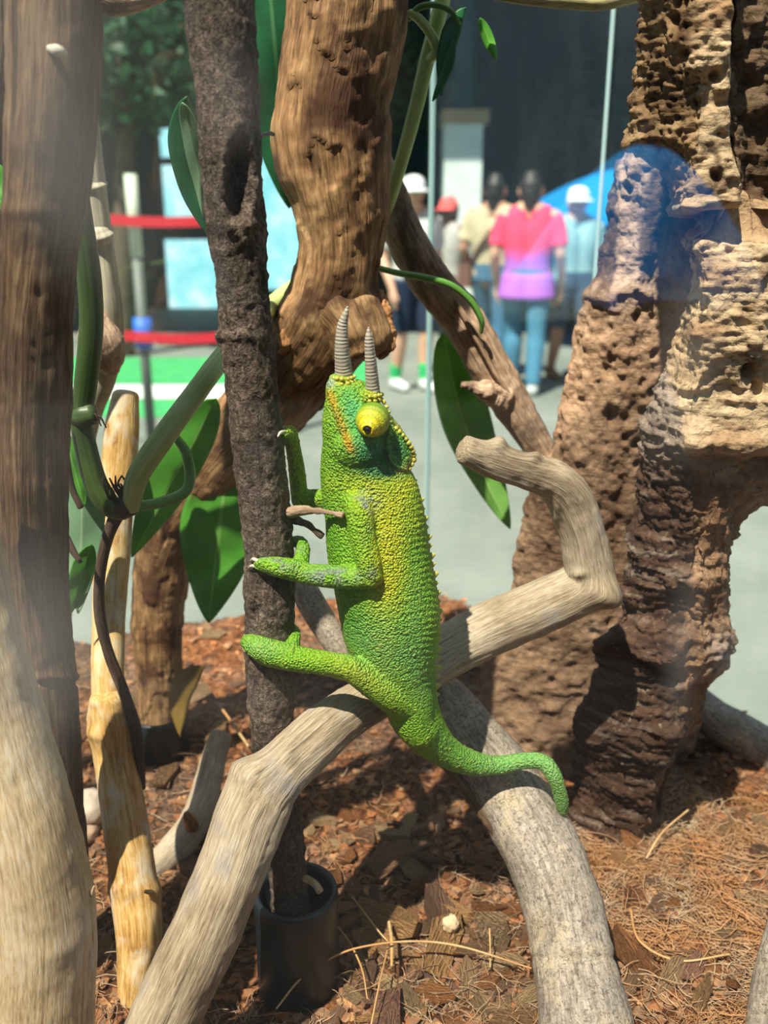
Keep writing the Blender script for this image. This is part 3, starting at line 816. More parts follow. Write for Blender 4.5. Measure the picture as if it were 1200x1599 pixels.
# far-left slim trunk just inside the frame
branch('slim_trunk', [(-12, -240, 0.30, 40), (-8, -60, 0.30, 40), (-4, 120, 0.30, 40), (2, 280, 0.31, 30), (-4, 420, 0.315, 40), (-10, 800, 0.33, 40), (-10, 1220, 0.35, 44)], TANB, 120, 28, seed=9)
tag(bpy.data.objects['slim_trunk'], 'slim trunk cut by the left edge behind the weathered post', 'trunk')

# pale branch in the lower left corner
pb = empty('driftwood_branch', V(60, 1700, 0.205), 'thick cream driftwood branch in the lower left corner', 'branch')
branch('limb', [(-95, 700, 0.222, 120), (-62, 850, 0.222, 124), (-30, 1000, 0.220, 128), (5, 1150, 0.218, 142), (42, 1300, 0.214, 160), (62, 1430, 0.212, 166), (58, 1560, 0.208, 160), (52, 1760, 0.200, 164)], PALE2, 260, 64, lump=(30, 0.08), seed=41, parent=pb)
branch('side_limb', [(112, 1370, 0.213, 40), (130, 1405, 0.2125, 34), (132, 1480, 0.211, 40), (126, 1560, 0.209, 44), (120, 1700, 0.203, 50)], PALE2, 100, 30, lump=(40, 0.1), seed=42, parent=pb)
branch('stub', [(130, 1408, 0.2125, 18), (142, 1398, 0.212, 8), (147, 1384, 0.2115, 3)], PALE2, 14, 12, seed=43, parent=pb)

# honey coloured upright stick with a joint, and the one behind it
hs = empty('honey_stick', V(212, 1570, 0.262), 'yellow barkless stick standing between cream branch and grey driftwood', 'stick')
def honey_extra(v, rn, g):
    x, y = proj(v)
    return 0.0012 * np.exp(-((y - 1140 + 40 * fbm(v * 60, 2, 6)) / 26) ** 2) * (1 + fbm(v * 120, 2, 7)) + 0.0009 * np.exp(-(((y - 1390) / 14) ** 2))
branch('lower_shaft', [(168, 1090, 0.300, 54), (172, 1130, 0.299, 60), (178, 1180, 0.297, 62), (192, 1260, 0.290, 68), (208, 1370, 0.280, 74), (218, 1460, 0.271, 72), (214, 1530, 0.265, 60), (206, 1600, 0.26, 44)], HONEY, 220, 52, extra=honey_extra, seed=51, parent=hs)
branch('upper_shaft', [(196, 618, 0.350, 42), (190, 680, 0.346, 52), (180, 800, 0.336, 54), (172, 930, 0.322, 52), (168, 1040, 0.308, 50), (170, 1112, 0.301, 50)], HONEY, 200, 44, seed=52, parent=hs)
branch('snag', [(238, 1400, 0.274, 14), (236, 1394, 0.270, 9), (226, 1392, 0.268, 5)], HONEY, 12, 10, seed=53, parent=hs)

# big S-shaped driftwood
BIG = [(215, 1690, 0.212, 112), (262, 1580, 0.218, 112), (318, 1460, 0.226, 112), (365, 1350, 0.234, 112), (400, 1258, 0.242, 112), (440, 1203, 0.249, 92), (510, 1140, 0.264, 82), (590, 1085, 0.284, 76), (680, 1028, 0.299, 78), (760, 985, 0.306, 84), (850, 945, 0.308, 86), (915, 908, 0.308, 82), (913, 850, 0.307, 72), (895, 790, 0.306, 72), (868, 752, 0.304, 68), (820, 735, 0.301, 58), (770, 720, 0.298, 58), (728, 703, 0.295, 46)]
bd = empty('curved_driftwood', V(215, 1690, 0.212), 'long grey curved driftwood crossing behind the chameleon and hooking upward', 'driftwood')
def big_extra(v, rn, g):
    x, y = proj(v)
    d = 0
    for (cx, cy, rx, ry, k) in ((385, 1205, 26, 22, 0.003), (950, 930, 22, 20, 0.0055), (780, 690, 14, 12, 0.003), (870, 800, 6, 22, 0.0012), (905, 895, 12, 8, 0.0014), (835, 715, 10, 8, 0.002), (452, 1180, 14, 10, 0.0015)):
        d = d + k * np.exp(-(((x - cx) / rx) ** 2 + ((y - cy) / ry) ** 2))
    return d
branch('limb', BIG, PALE, 560, 72, lump=(38, 0.10), rough=(200, 0.03), extra=big_extra, seed=61, parent=bd, streak=0.06)

# thick speckled branch under the tail
sb = empty('speckled_branch', V(925, 1700, 0.215), 'thick speckled grey branch under the tail, arching down to the right', 'branch')
def sp_extra(v, rn, g):
    x, y = proj(v)
    d = 0.0006 * np.exp(-((y - 1480) / 10) ** 2) - 0.0005 * np.exp(-((y - 1496) / 5) ** 2)
    ln = np.abs((x - 845) - 0.30 * (y - 1350))
    return d - 0.0016 * np.exp(-(ln / 4.0) ** 2) * sstep(1310, 1340, y) * sstep(1450, 1410, y)
SPB = [(672, 1060, 0.318, 60), (705, 1110, 0.314, 86), (752, 1175, 0.306, 104), (800, 1245, 0.295, 114), (848, 1330, 0.280, 120), (880, 1420, 0.265, 122), (898, 1510, 0.250, 132), (915, 1600, 0.236, 150), (930, 1720, 0.220, 170)]
branch('limb', SPB, GREYB, 280, 68, lump=(40, 0.08), extra=sp_extra, seed=71, parent=sb)
branch('bark_ridge', [(662, 1150, 0.304, 20), (702, 1192, 0.301, 28), (747, 1247, 0.293, 34), (792, 1312, 0.282, 32), (822, 1385, 0.270, 18)], POSTW, 140, 32, lump=(110, 0.35), rough=(400, 0.2), seed=72, parent=sb)

# thick central trunk bending down left into the rear pipe
ct = empty('bent_trunk', V(250, 1150, 0.412), 'thick peeling brown trunk hanging from the top and bending left', 'trunk')
def ct_extra(v, rn, g):
    x, y = proj(v)
    d = 0.004 * np.exp(-((x - 440) / 26) ** 2 - ((y - 245) / 70) ** 2) + 0.003 * np.exp(-((x - 450) / 30) ** 2 - ((y - 500) / 45) ** 2)
    d -= 0.003 * np.exp(-((x - 600) / 20) ** 2 - ((y - 420) / 60) ** 2)
    pl = fbm(v * np.array([45, 45, 22]), 4, 4)
    return d + 0.0011 * np.round(pl * 3) / 3 * 2
branch('limb', [(556, -260, 0.348, 200), (548, -90, 0.352, 196), (540, 40, 0.355, 188), (522, 160, 0.358, 172), (528, 270, 0.361, 158), (540, 370, 0.364, 138), (530, 450, 0.368, 146), (505, 520, 0.374, 152), (450, 590, 0.383, 138), (382, 672, 0.392, 124), (312, 760, 0.402, 112), (262, 850, 0.409, 92), (246, 960, 0.412, 80), (248, 1060, 0.412, 74), (250, 1140, 0.412, 70)], TRUNK, 420, 88, lump=(26, 0.10), rough=(120, 0.05), extra=ct_extra, seed=81, parent=ct)
branch('stub', [(530, 470, 0.366, 120), (556, 515, 0.360, 108), (566, 552, 0.358, 92)], TRUNK, 50, 40, lump=(60, 0.14), rough=(150, 0.1), seed=82, parent=ct, caps=0.25)
FLAP = wood('orange_inner_bark', [(0.12, 0.05, 0.02), (0.34, 0.16, 0.06), (0.55, 0.33, 0.16)], fine=(600, 40), patch=80, bump=0.6, bd=0.0006)
branch('bark_flap', [(592, 455, 0.364, 12), (602, 485, 0.361, 18), (606, 520, 0.358, 22), (604, 545, 0.356, 18), (590, 556, 0.355, 10)], FLAP, 90, 28, lump=(220, 0.7), rough=(600, 0.35), seed=83, parent=ct)
branch('bark_flap', [(444, 500, 0.362, 14), (448, 525, 0.358, 26), (446, 548, 0.360, 20)], FLAP, 60, 28, lump=(220, 0.7), rough=(600, 0.35), seed=84, parent=ct)

# diagonal branch on the right of the trunk
db = empty('diagonal_branch', V(848, 712, 0.40), 'rough tan branch slanting down from trunk to cork slab', 'branch')
branch('limb', [(560, 180, 0.392, 50), (605, 290, 0.396, 50), (628, 360, 0.398, 62), (668, 430, 0.400, 66), (722, 500, 0.402, 66), (765, 570, 0.402, 66), (806, 640, 0.402, 58), (846, 712, 0.402, 52), (880, 790, 0.402, 50)], TANB, 260, 52, lump=(45, 0.16), rough=(180, 0.08), seed=91, parent=db)
branch('snag', [(785, 622, 0.396, 44), (760, 612, 0.391, 34), (738, 604, 0.388, 20), (722, 602, 0.387, 9)], TANB, 60, 28, lump=(200, 0.5), rough=(500, 0.2), seed=92, parent=db)
branch('bark_ridge', [(712, 470, 0.392, 8), (745, 530, 0.391, 10), (775, 585, 0.391, 8), (800, 620, 0.392, 6)], TANB, 50, 12, lump=(150, 0.3), seed=93, parent=db)

# leaning strip of pale grey wood behind the belly
tag(branch('leaning_strip', [(455, 870, 0.345, 26), (480, 930, 0.338, 44), (512, 985, 0.331, 42), (545, 1040, 0.325, 30), (580, 1100, 0.32, 16)], GREYB, 80, 28, seed=95), 'thin grey strip of wood leaning behind the chameleon belly', 'wood strip')

# small pieces on the bedding
ss = empty('short_stick', V(250, 1345, 0.330), 'short knobbly bleached stick lying behind the yellow stick', 'stick')
branch('limb', [(345, 1150, 0.372, 32), (332, 1190, 0.362, 38), (320, 1240, 0.350, 44), (300, 1290, 0.338, 48), (262, 1335, 0.328, 46), (225, 1370, 0.318, 40)], PALE, 120, 36, lump=(70, 0.2), seed=101, parent=ss)
branch('snag', [(300, 1290, 0.333, 22), (296, 1280, 0.326, 20), (292, 1272, 0.322, 12)], FLAP, 14, 12, seed=102, parent=ss)
def stone(name, px, py, H, rx, ry, rz, col, label, seed):
    c = V(px, py, H)
    v, f = lathe([(math.sin(a), -math.cos(a)) for a in np.linspace(0.02, math.pi - 0.02, 22)], 32)
    d = 1 + 0.22 * fbm(v * 1.6 + seed, 3, seed) + 0.03 * fbm(v * 9, 2, seed)
    v = v * d[:, None] * np.array([rx, ry, rz]) + c
    m = Mat(name + '_mat'); p = m.pos(); nz = m.noise(p, 160, 5, 0.6)
    m.done(m.ramp(nz, [(0.3, tuple(x * 0.6 for x in col)), (0.7, col)]), 0.8, m.bump(nz, 0.4, 0.0006))
    return tag(link(name, mesh(name, v, f), m.m), label, 'stone')
stone('pebble', 140, 1262, 0.352, 0.0085, 0.009, 0.0095, (0.62, 0.52, 0.40), 'rounded cream pebble beside the yellow stick', 3)
stone('pebble', 130, 1300, 0.345, 0.0075, 0.008, 0.005, (0.50, 0.35, 0.23), 'small tan pebble under the cream pebble', 5)
tag(branch('side_log', [(1050, 1062, 0.428, 50), (1105, 1115, 0.420, 60), (1158, 1148, 0.411, 68), (1230, 1195, 0.400, 70), (1300, 1240, 0.39, 70)], GREYB, 80, 36, seed=111), 'grey log lying at the right edge behind the cork bark', 'log')
tag(branch('corner_stick', [(1262, 1330, 0.262, 44), (1225, 1440, 0.252, 44), (1200, 1530, 0.245, 46), (1188, 1620, 0.238, 48), (1180, 1700, 0.232, 48)], GREYB, 80, 32, seed=112), 'grey stick at the lower right corner', 'stick')
tag(branch('top_branch', [(130, -30, 0.30, 30), (165, 4, 0.30, 34), (215, 0, 0.31, 34), (300, -40, 0.32, 34)], TANB, 60, 28, seed=113), 'tan branch end peeking in at the upper left', 'branch')
tag(branch('moss_branch', [(560, -40, 0.36, 22), (640, -34, 0.36, 22), (760, -16, 0.36, 26), (860, -2, 0.36, 26), (940, 2, 0.36, 26), (1010, -12, 0.34, 24), (1070, -20, 0.31, 22)], wood('mossy_yellow_wood', [(0.16, 0.15, 0.05), (0.36, 0.34, 0.16), (0.5, 0.46, 0.28)], fine=(500, 60), patch=50), 90, 28, seed=114), 'mossy yellowish branch along the top edge', 'branch')

# cane on the left with nodes and a brown root knob
cn = empty('grey_cane', V(84, 1250, 0.39), 'pale grey jointed cane behind the weathered post ending in a knob', 'cane')
branch('shaft', [(92, -220, 0.368, 36), (122, 60, 0.372, 38), (134, 180, 0.374, 40), (146, 300, 0.376, 42), (158, 400, 0.378, 44), (168, 500, 0.380, 48), (160, 580, 0.384, 46), (130, 680, 0.386, 40), (95, 900, 0.388, 40), (84, 1180, 0.39, 40), (84, 1330, 0.39, 40)], CANE, 220, 36, seed=121, parent=cn)
for (x, y) in ((143, 290), (153, 368)):
    branch('node', [(x - 2, y - 8, 0.375, 40), (x, y, 0.3755, 50), (x + 2, y + 7, 0.376, 41)], CANE, 14, 30, lump=(100, 0.03), seed=122, parent=cn)
branch('root_knob', [(150, 498, 0.374, 46), (158, 535, 0.372, 70), (170, 562, 0.372, 56), (176, 580, 0.372, 26)], TANB, 40, 36, lump=(90, 0.2), rough=(260, 0.08), seed=124, parent=cn)

# ---- cork
def cork_mat(name):
    m = Mat(name); p = m.pos()
    c = m.attr('Col').outputs['Color']
    n1 = m.noise(p, 420, 6, 0.65, 0.6); n2 = m.noise(m.scale(p, (120, 120, 700)), 1.0, 4, 0.6)
    c = m.mix(m.ramp(n1, [(0.35, 0.55), (0.5, 0.0)]), c, m.mix(1.0, c, (0.42, 0.34, 0.28), 'MULTIPLY'))
    c = m.mix(m.ramp(n1, [(0.58, 0.0), (0.75, 0.35)]), c, (0.72, 0.60, 0.42))
    h = m.math('ADD', n1, m.math('MULTIPLY', n2, 0.5))
    return m.done(c, 0.9, m.bump(h, 0.9, 0.0012), 0.2)
CORK = cork_mat('cork_bark')

def slab(name, rows, mat, n, ring, disp, colour, parent):
    """rows: (py, [(px, H) ...]) closed cross-sections, same count in every row, counter-clockwise from above"""
    k = len(rows[0][1])
    ys = np.array([r[0] for r in rows], float)
    sect = np.array([[V(px, r[0], H) for px, H in r[1]] for r in rows])          # rows, k, 3
    yy = np.linspace(ys[0], ys[-1], n)
    S = np.zeros((n, k, 3))
    for a in range(k):
        for b in range(3): S[:, a, b] = np.interp(yy, ys, sect[:, a, b])
    # smooth along the rows a little
    for _ in range(6): S[1:-1] = 0.25 * S[:-2] + 0.5 * S[1:-1] + 0.25 * S[2:]
    # resample closed ring
    per = ring // k
    R = np.zeros((n, per * k, 3)); tt = np.zeros(per * k)
    for a in range(k):
        p0, p1, p2, p3 = S[:, (a - 1) % k], S[:, a], S[:, (a + 1) % k], S[:, (a + 2) % k]
        for j in range(per):
            t = j / per
            cr = 0.5 * (2 * p1 + (p2 - p0) * t + (2 * p0 - 5 * p1 + 4 * p2 - p3) * t ** 2 + (3 * p1 - p0 - 3 * p2 + p3) * t ** 3)
            R[:, a * per + j] = 0.5 * cr + 0.5 * (p1 + (p2 - p1) * t)
            tt[a * per + j] = (a + t) / k
    ring = per * k
    du = np.roll(R, -1, 1) - np.roll(R, 1, 1); dv = np.gradient(R, axis=0)
    N = np.cross(du, dv); N /= np.linalg.norm(N, axis=2)[:, :, None] + 1e-12
    ctr = R.mean(1, keepdims=True)
    if ((R - ctr) * N).sum() < 0: N = -N
    v = R.reshape(-1, 3); nn = N.reshape(-1, 3)
    u = np.broadcast_to(tt[None], (n, ring)).ravel(); w = np.repeat(yy, ring)
    d = disp(v, nn, u, w)
    C = colour(v, nn, u, w, d)
    v = v + nn * d[:, None]
    f = []
    for i in range(n - 1):
        q = i * ring
        for j in range(ring):
            j2 = (j + 1) % ring
            f.append((q + j, q + j2, q + ring + j2, q + ring + j))
    m0 = len(v)
    v = np.vstack([v, v[:ring].mean(0), v[(n - 1) * ring:].mean(0)])
    C = np.vstack([C, C[0], C[-1]])
    for j in range(ring):
        j2 = (j + 1) % ring
        f.append((m0, j2, j)); f.append((m0 + 1, (n - 1) * ring + j, (n - 1) * ring + j2))
    me = mesh(name, v, f, True, {'Col': np.hstack([C, np.ones((len(C), 1))])})
    return link(name, me, mat, parent)

def lerp(a, b, t): return np.asarray(a)[None] * (1 - t[:, None]) + np.asarray(b)[None] * t[:, None]

# rear cork slab (wedge shaped, behind the hook)
rows = []
for y, xl, xr, H in [(232, 975, 1070, 0.372), (330, 955, 1120, 0.374), (430, 938, 1115, 0.376), (450, 920, 1090, 0.377), (520, 903, 1095, 0.379), (600, 880, 1100, 0.381), (720, 848, 1105, 0.384), (790, 822, 1105, 0.386), (870, 803, 1100, 0.389), (960, 790, 1095, 0.392), (1040, 748, 1090, 0.395), (1120, 738, 1080, 0.398), (1200, 742, 1075, 0.402), (1260, 745, 1075, 0.405)]:
    w = xr - xl
    rows.append((y, [(xl, H + 0.012), (xl + 0.10 * w, H), (xl + 0.36 * w, H - 0.008), (xl + 0.68 * w, H - 0.006), (xr, H + 0.004), (xr, H + 0.022), (xl + 0.5 * w, H + 0.026)]))
def disp_r(v, n, u, w):
    d = 0.0042 * fbm(v * 38, 3, 5) + 0.0022 * fbm(v * 190, 4, 6, 0.65)
    pit = worley(v * np.array([150, 150, 120]), 3)
    d -= 0.0024 * sstep(0.42, 0.12, pit) * sstep(-0.2, 0.3, fbm(v * 45, 2, 8))
    gro = fbm(v * np.array([90, 90, 12]), 3, 9)
    d += 0.003 * gro * sstep(760, 520, w)
    d += 0.0022 * np.exp(-((w - 462 + 14 * fbm(v * 60, 2, 52)) / 10) ** 2)
    x, y = proj(v)
    d -= 0.007 * np.exp(-(((x - 953) / 8) ** 2 + ((y - 650) / 15) ** 2)) * (n[:, 1] < 0.2)
    d += 0.003 * np.exp(-(((x - 905) / 14) ** 2 + ((y - 715) / 12) ** 2)) * (n[:, 1] < 0.2)
    return d
def col_r(v, n, u, w, d):
    t = np.clip(0.5 + 0.8 * fbm(v * 60, 4, 12), 0, 1)
    c = lerp((0.16, 0.090, 0.054), (0.45, 0.295, 0.18), t)
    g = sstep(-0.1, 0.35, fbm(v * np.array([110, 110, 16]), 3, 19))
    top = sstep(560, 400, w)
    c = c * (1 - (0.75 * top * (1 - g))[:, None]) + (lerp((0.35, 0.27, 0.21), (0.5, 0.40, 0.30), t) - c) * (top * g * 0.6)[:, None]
    pit = worley(v * np.array([150, 150, 120]), 3)
    return np.clip(c * (1 - 0.35 * sstep(0.35, 0.1, pit))[:, None], 0, 1)
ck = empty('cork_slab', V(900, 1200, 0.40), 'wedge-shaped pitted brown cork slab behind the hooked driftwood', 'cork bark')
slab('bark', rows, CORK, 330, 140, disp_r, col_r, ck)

# big cork bark on the right
rows = []
for y, xl, xm, xr, H in [(-240, 1000, 1090, 1290, 0.284), (-70, 990, 1090, 1290, 0.286), (60, 986, 1090, 1290, 0.287), (150, 990, 1095, 1290, 0.288), (225, 985, 1090, 1290, 0.289), (260, 1045, 1090, 1290, 0.290), (340, 1062, 1085, 1290, 0.292), (360, 1066, 1098, 1290, 0.296), (385, 1066, 1092, 1290, 0.293), (440, 1070, 1105, 1290, 0.293), (560, 1040, 1105, 1290, 0.296), (630, 1012, 1080, 1280, 0.300), (720, 1000, 1078, 1270, 0.304), (775, 995, 1078, 1225, 0.306), (810, 992, 1080, 1165, 0.307), (860, 986, 1080, 1150, 0.309), (940, 962, 1072, 1140, 0.313), (1000, 932, 1062, 1150, 0.316), (1040, 930, 1060, 1150, 0.318), (1085, 925, 1050, 1105, 0.321), (1150, 892, 1030, 1075, 0.326), (1220, 885, 1010, 1050, 0.331), (1320, 890, 990, 1030, 0.338), (1400, 890, 985, 1020, 0.342)]:
    rows.append((y, [(xl + 8, H + 0.034), (xl, H + 0.020), (xl + 0.5 * (xm - xl), H + 0.006), (xm, H - 0.002), (xm + 0.5 * (xr - xm), H - 0.003), (xr - 6, H + 0.006), (xr, H + 0.026), (0.5 * (xl + xr), H + 0.04)]))
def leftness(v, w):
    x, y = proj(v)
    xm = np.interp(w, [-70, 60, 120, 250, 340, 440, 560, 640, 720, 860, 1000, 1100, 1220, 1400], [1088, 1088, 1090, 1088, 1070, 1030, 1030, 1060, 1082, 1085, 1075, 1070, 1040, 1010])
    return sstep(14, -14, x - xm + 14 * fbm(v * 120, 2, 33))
def plates(n, k):
    q = n * k; f_ = np.floor(q)
    return (f_ + sstep(0.82, 1.0, q - f_)) / k
def disp_b(v, n, u, w):
    lf = leftness(v, w)
    wv = v + 0.006 * np.stack([fbm(v * 60, 2, 61), fbm(v * 60, 2, 62), fbm(v * 60, 2, 63)], 1)
    d = 0.0050 * fbm(v * 22, 3, 15) + 0.0010 * fbm(v * 150, 3, 16)
    d += 0.0060 * plates(fbm(wv * np.array([20, 20, 42]), 3, 18), 5.0)
    lay = fbm(wv * np.array([40, 40, 560]), 3, 17)
    d += 0.0017 * lay * lf + 0.0005 * lay * (1 - lf)
    d += 0.0007 * fbm(v * np.array([90, 90, 800]), 2, 27)
    br = w + 16 * fbm(v * 45, 3, 70)
    d -= 0.011 * np.exp(-((br - 352) / 12) ** 2)                       # crosswise break
    d += 0.003 * np.exp(-((br - 325) / 14) ** 2)
    d += 0.0040 * np.exp(-((br - 690) / 22) ** 2) * (1 - lf) - 0.004 * sstep(700, 735, br) * (1 - lf)
    d += 0.004 * np.exp(-((br - 1010) / 18) ** 2) * lf - 0.004 * np.exp(-((br - 955) / 22) ** 2) * lf
    x, y = proj(v)
    rec = sstep(1146, 1164, x + 22 * fbm(v * 55, 3, 44)) * sstep(350, 325, w) * (n[:, 1] < 0.3)
    d -= rec * (0.013 + 0.006 * fbm(v * 80, 3, 45))
    d += 0.0010 * fbm(v * 360, 2, 46)
    for (cx, cy, r, k) in ((1174, 585, 13, -0.007), (1120, 276, 9, -0.004), (1118, 118, 10, -0.004), (1188, 612, 10, -0.006), (1145, 392, 9, -0.003), (1070, 85, 8, -0.004), (1050, 30, 9, -0.005)):
        q = ((x - cx) / r) ** 2 + ((y - cy) / (r * 1.2)) ** 2
        d += k * np.exp(-q * q) * (n[:, 1] < 0.3)
    pit = worley(wv * 380, 13)
    d -= 0.0020 * sstep(0.45, 0.12, pit) * sstep(330, 260, w) * (0.1 + 0.9 * lf) * sstep(-0.35, 0.1, fbm(v * 70, 2, 14))
    d -= 0.0006 * sstep(0.35, 0.10, pit) * (1 - 0.6 * sstep(330, 260, w))
    return d
def col_b(v, n, u, w, d):
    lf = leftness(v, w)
    t = np.clip(0.5 + 0.9 * fbm(v * np.array([50, 50, 120]), 4, 22), 0, 1)
    tan = lerp((0.44, 0.27, 0.14), (0.80, 0.62, 0.38), t)
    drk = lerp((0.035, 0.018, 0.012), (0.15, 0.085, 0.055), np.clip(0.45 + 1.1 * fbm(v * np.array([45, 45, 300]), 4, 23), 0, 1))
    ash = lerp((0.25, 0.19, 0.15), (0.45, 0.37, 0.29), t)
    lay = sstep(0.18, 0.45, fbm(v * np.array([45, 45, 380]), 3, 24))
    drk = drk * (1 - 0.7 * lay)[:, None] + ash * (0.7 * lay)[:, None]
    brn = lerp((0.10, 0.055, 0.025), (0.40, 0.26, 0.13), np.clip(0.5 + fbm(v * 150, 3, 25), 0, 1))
    lower = sstep(640, 740, w + 60 * fbm(v * 40, 2, 26))
    c = tan * (1 - lower)[:, None] + lerp((0.22, 0.115, 0.055), (0.46, 0.29, 0.17), t) * lower[:, None]
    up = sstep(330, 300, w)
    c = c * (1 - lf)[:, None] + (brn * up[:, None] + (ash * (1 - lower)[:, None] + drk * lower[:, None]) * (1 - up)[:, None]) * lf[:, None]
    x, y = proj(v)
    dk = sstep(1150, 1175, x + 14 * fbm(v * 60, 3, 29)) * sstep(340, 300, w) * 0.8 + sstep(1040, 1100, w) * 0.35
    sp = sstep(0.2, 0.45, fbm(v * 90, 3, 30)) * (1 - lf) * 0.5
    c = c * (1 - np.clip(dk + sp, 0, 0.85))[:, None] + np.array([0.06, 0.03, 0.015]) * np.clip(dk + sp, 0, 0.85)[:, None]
    cr = np.abs(fbm(v * np.array([30, 30, 75]), 3, 81)); ck_ = sstep(0.035, 0.008, cr) * (1 - lf)
    c = c * (1 - 0.8 * ck_)[:, None] + np.array([0.05, 0.028, 0.015]) * (0.8 * ck_)[:, None]
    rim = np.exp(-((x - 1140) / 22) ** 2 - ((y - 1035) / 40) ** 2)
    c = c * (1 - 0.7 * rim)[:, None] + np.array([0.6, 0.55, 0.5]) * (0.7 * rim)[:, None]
    return np.clip(c, 0.004, 1)
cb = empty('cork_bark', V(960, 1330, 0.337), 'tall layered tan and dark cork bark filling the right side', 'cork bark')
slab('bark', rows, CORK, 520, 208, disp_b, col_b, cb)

# ================================================================== CHAMELEON
HB = 0.270
ch = empty('chameleon', V(600, 1100, HB), 'bright green horned chameleon clinging upright to the bark stick', 'chameleon')
parts = []
def loft(rows, n=120, ring=40):
    """rows: (py, x_left, x_right, half thickness m, H) -- flattened body sections"""
    c = []
    for y, xl, xr, th, H in rows:
        xm = 0.5 * (xl + xr)
        c.append([*V(xm, y, H), th, 0.5 * (xr - xl) * T(xm, y, H)])
    c, _ = crom(np.array(c), n)
    v, f, g = tube_raw(c[:, :3], c[:, 3], c[:, 4], ring=ring, ref=(0, 1, 0), caps=0.5)
    parts.append((v, f))
def limb(pts, n=40, ring=18, flat=None):
    c, _ = crom(pxpath(pts), n)
    v, f, g = tube_raw(c[:, :3], c[:, 3], ring=ring, caps=0.9)
    parts.append((v, f))
def blob(px, py, H, rx, rz, ry):
    c = V(px, py, H); s = T(px, py, H)
    v, f = lathe([(math.sin(a), -math.cos(a)) for a in np.linspace(0.03, math.pi - 0.03, 16)], 24)
    v = v * np.array([rx * s, ry, rz * s]) + c
    k = len(v)
    v = np.vstack([v, c + [0, 0, -rz * s], c + [0, 0, rz * s]])
    f = f + [(k, (j + 1) % 24, j) for j in range(24)] + [(k + 1, 15 * 24 + j, 15 * 24 + (j + 1) % 24) for j in range(24)]
    parts.append((v, f))
TRUNKROWS = [(660, 504, 600, 0.0095, HB), (690, 503, 622, 0.0105, HB), (720, 502, 634, 0.0105, HB), (745, 502, 642, 0.0108, HB), (770, 503, 654, 0.0118, HB), (800, 508, 662, 0.0128, HB), (850, 512, 671, 0.0140, HB), (900, 519, 680, 0.0148, HB), (950, 527, 686, 0.0150, HB), (1000, 541, 688, 0.0142, HB), (1040, 563, 687, 0.0128, HB), (1080, 596, 684, 0.0108, HB), (1112, 606, 684, 0.0095, HB), (1140, 626, 690, 0.0078, HB)]
loft(TRUNKROWS)
# head
loft([(592, 514, 553, 0.0040, HB), (602, 508, 562, 0.0058, HB), (618, 505, 580, 0.0075, HB), (640, 504, 596, 0.0090, HB), (665, 504, 606, 0.0102, HB), (690, 504, 618, 0.0108, HB), (715, 504, 624, 0.0108, HB), (740, 506, 625, 0.0100, HB)], 60)
blob(537, 592, HB, 17, 12, 0.0035)                 # base of the nose horn
for s in (-1, 1): blob(580, 618, HB + s * 0.0055, 15, 14, 0.0032)    # bases of the brow horns
# casque: a rounded fan behind the eye
loft([(655, 598, 612, 0.0058, HB), (675, 600, 628, 0.0062, HB), (695, 600, 640, 0.0060, HB), (712, 600, 647, 0.0056, HB), (726, 604, 646, 0.0052, HB), (735, 612, 638, 0.0045, HB)], 40, 28)
for s in (-1, 1):
    blob(581, 658, HB + s * 0.0085, 27, 27, 0.0045)          # eye socket mound
    blob(560, 700, HB + s * 0.0085, 40, 34, 0.0040)          # cheek
    limb([(516, 612, HB + s * 0.0052, 9), (528, 645, HB + s * 0.0080, 10), (540, 680, HB + s * 0.0098, 11), (549, 706, HB + s * 0.0110, 10)], 20, 10)      # lip ridge
    limb([(612, 664, HB + s * 0.0045, 7), (606, 690, HB + s * 0.0085, 8), (612, 722, HB + s * 0.0085, 8), (634, 734, HB + s * 0.0042, 7)], 20, 10)      # casque ridge
# tail
limb([(643, 1080, HB, 82), (650, 1115, HB + 0.001, 78), (667, 1146, HB + 0.003, 66), (694, 1172, HB + 0.006, 50), (732, 1190, HB + 0.010, 38), (775, 1195, HB + 0.0135, 29), (820, 1188, HB + 0.0135, 27), (848, 1190, HB + 0.012, 27), (866, 1213, HB + 0.010, 27), (876, 1243, HB + 0.011, 24), (880, 1264, HB + 0.013, 17)], 110, 24)
# near arm: shoulder, elbow, wrist
N1 = HB - 0.0125
limb([(556, 772, N1 + 0.006, 46), (562, 800, N1 + 0.001, 46), (568, 840, N1 - 0.001, 42), (576, 880, N1 - 0.002, 40), (580, 902, N1 - 0.002, 36)], 40)
limb([(582, 898, N1 - 0.002, 36), (556, 902, N1 - 0.001, 37), (515, 900, N1, 37), (480, 896, N1 + 0.001, 32), (462, 892, N1 + 0.002, 32)], 40)
# near hand: two bundles of toes around the stick
limb([(470, 892, N1 + 0.002, 34), (448, 888, N1 + 0.001, 34), (428, 884, 0.2592, 30), (412, 880, 0.2598, 22), (402, 878, 0.2610, 14)], 30)
limb([(450, 892, N1 + 0.001, 20), (430, 892, 0.2588, 18), (410, 887, 0.2598, 14), (398, 884, 0.2612, 9)], 24, 12)
limb([(466, 888, N1 + 0.004, 28), (472, 868, 0.266, 22), (472, 852, 0.272, 19), (464, 846, 0.278, 16), (452, 847, 0.281, 12)], 30)
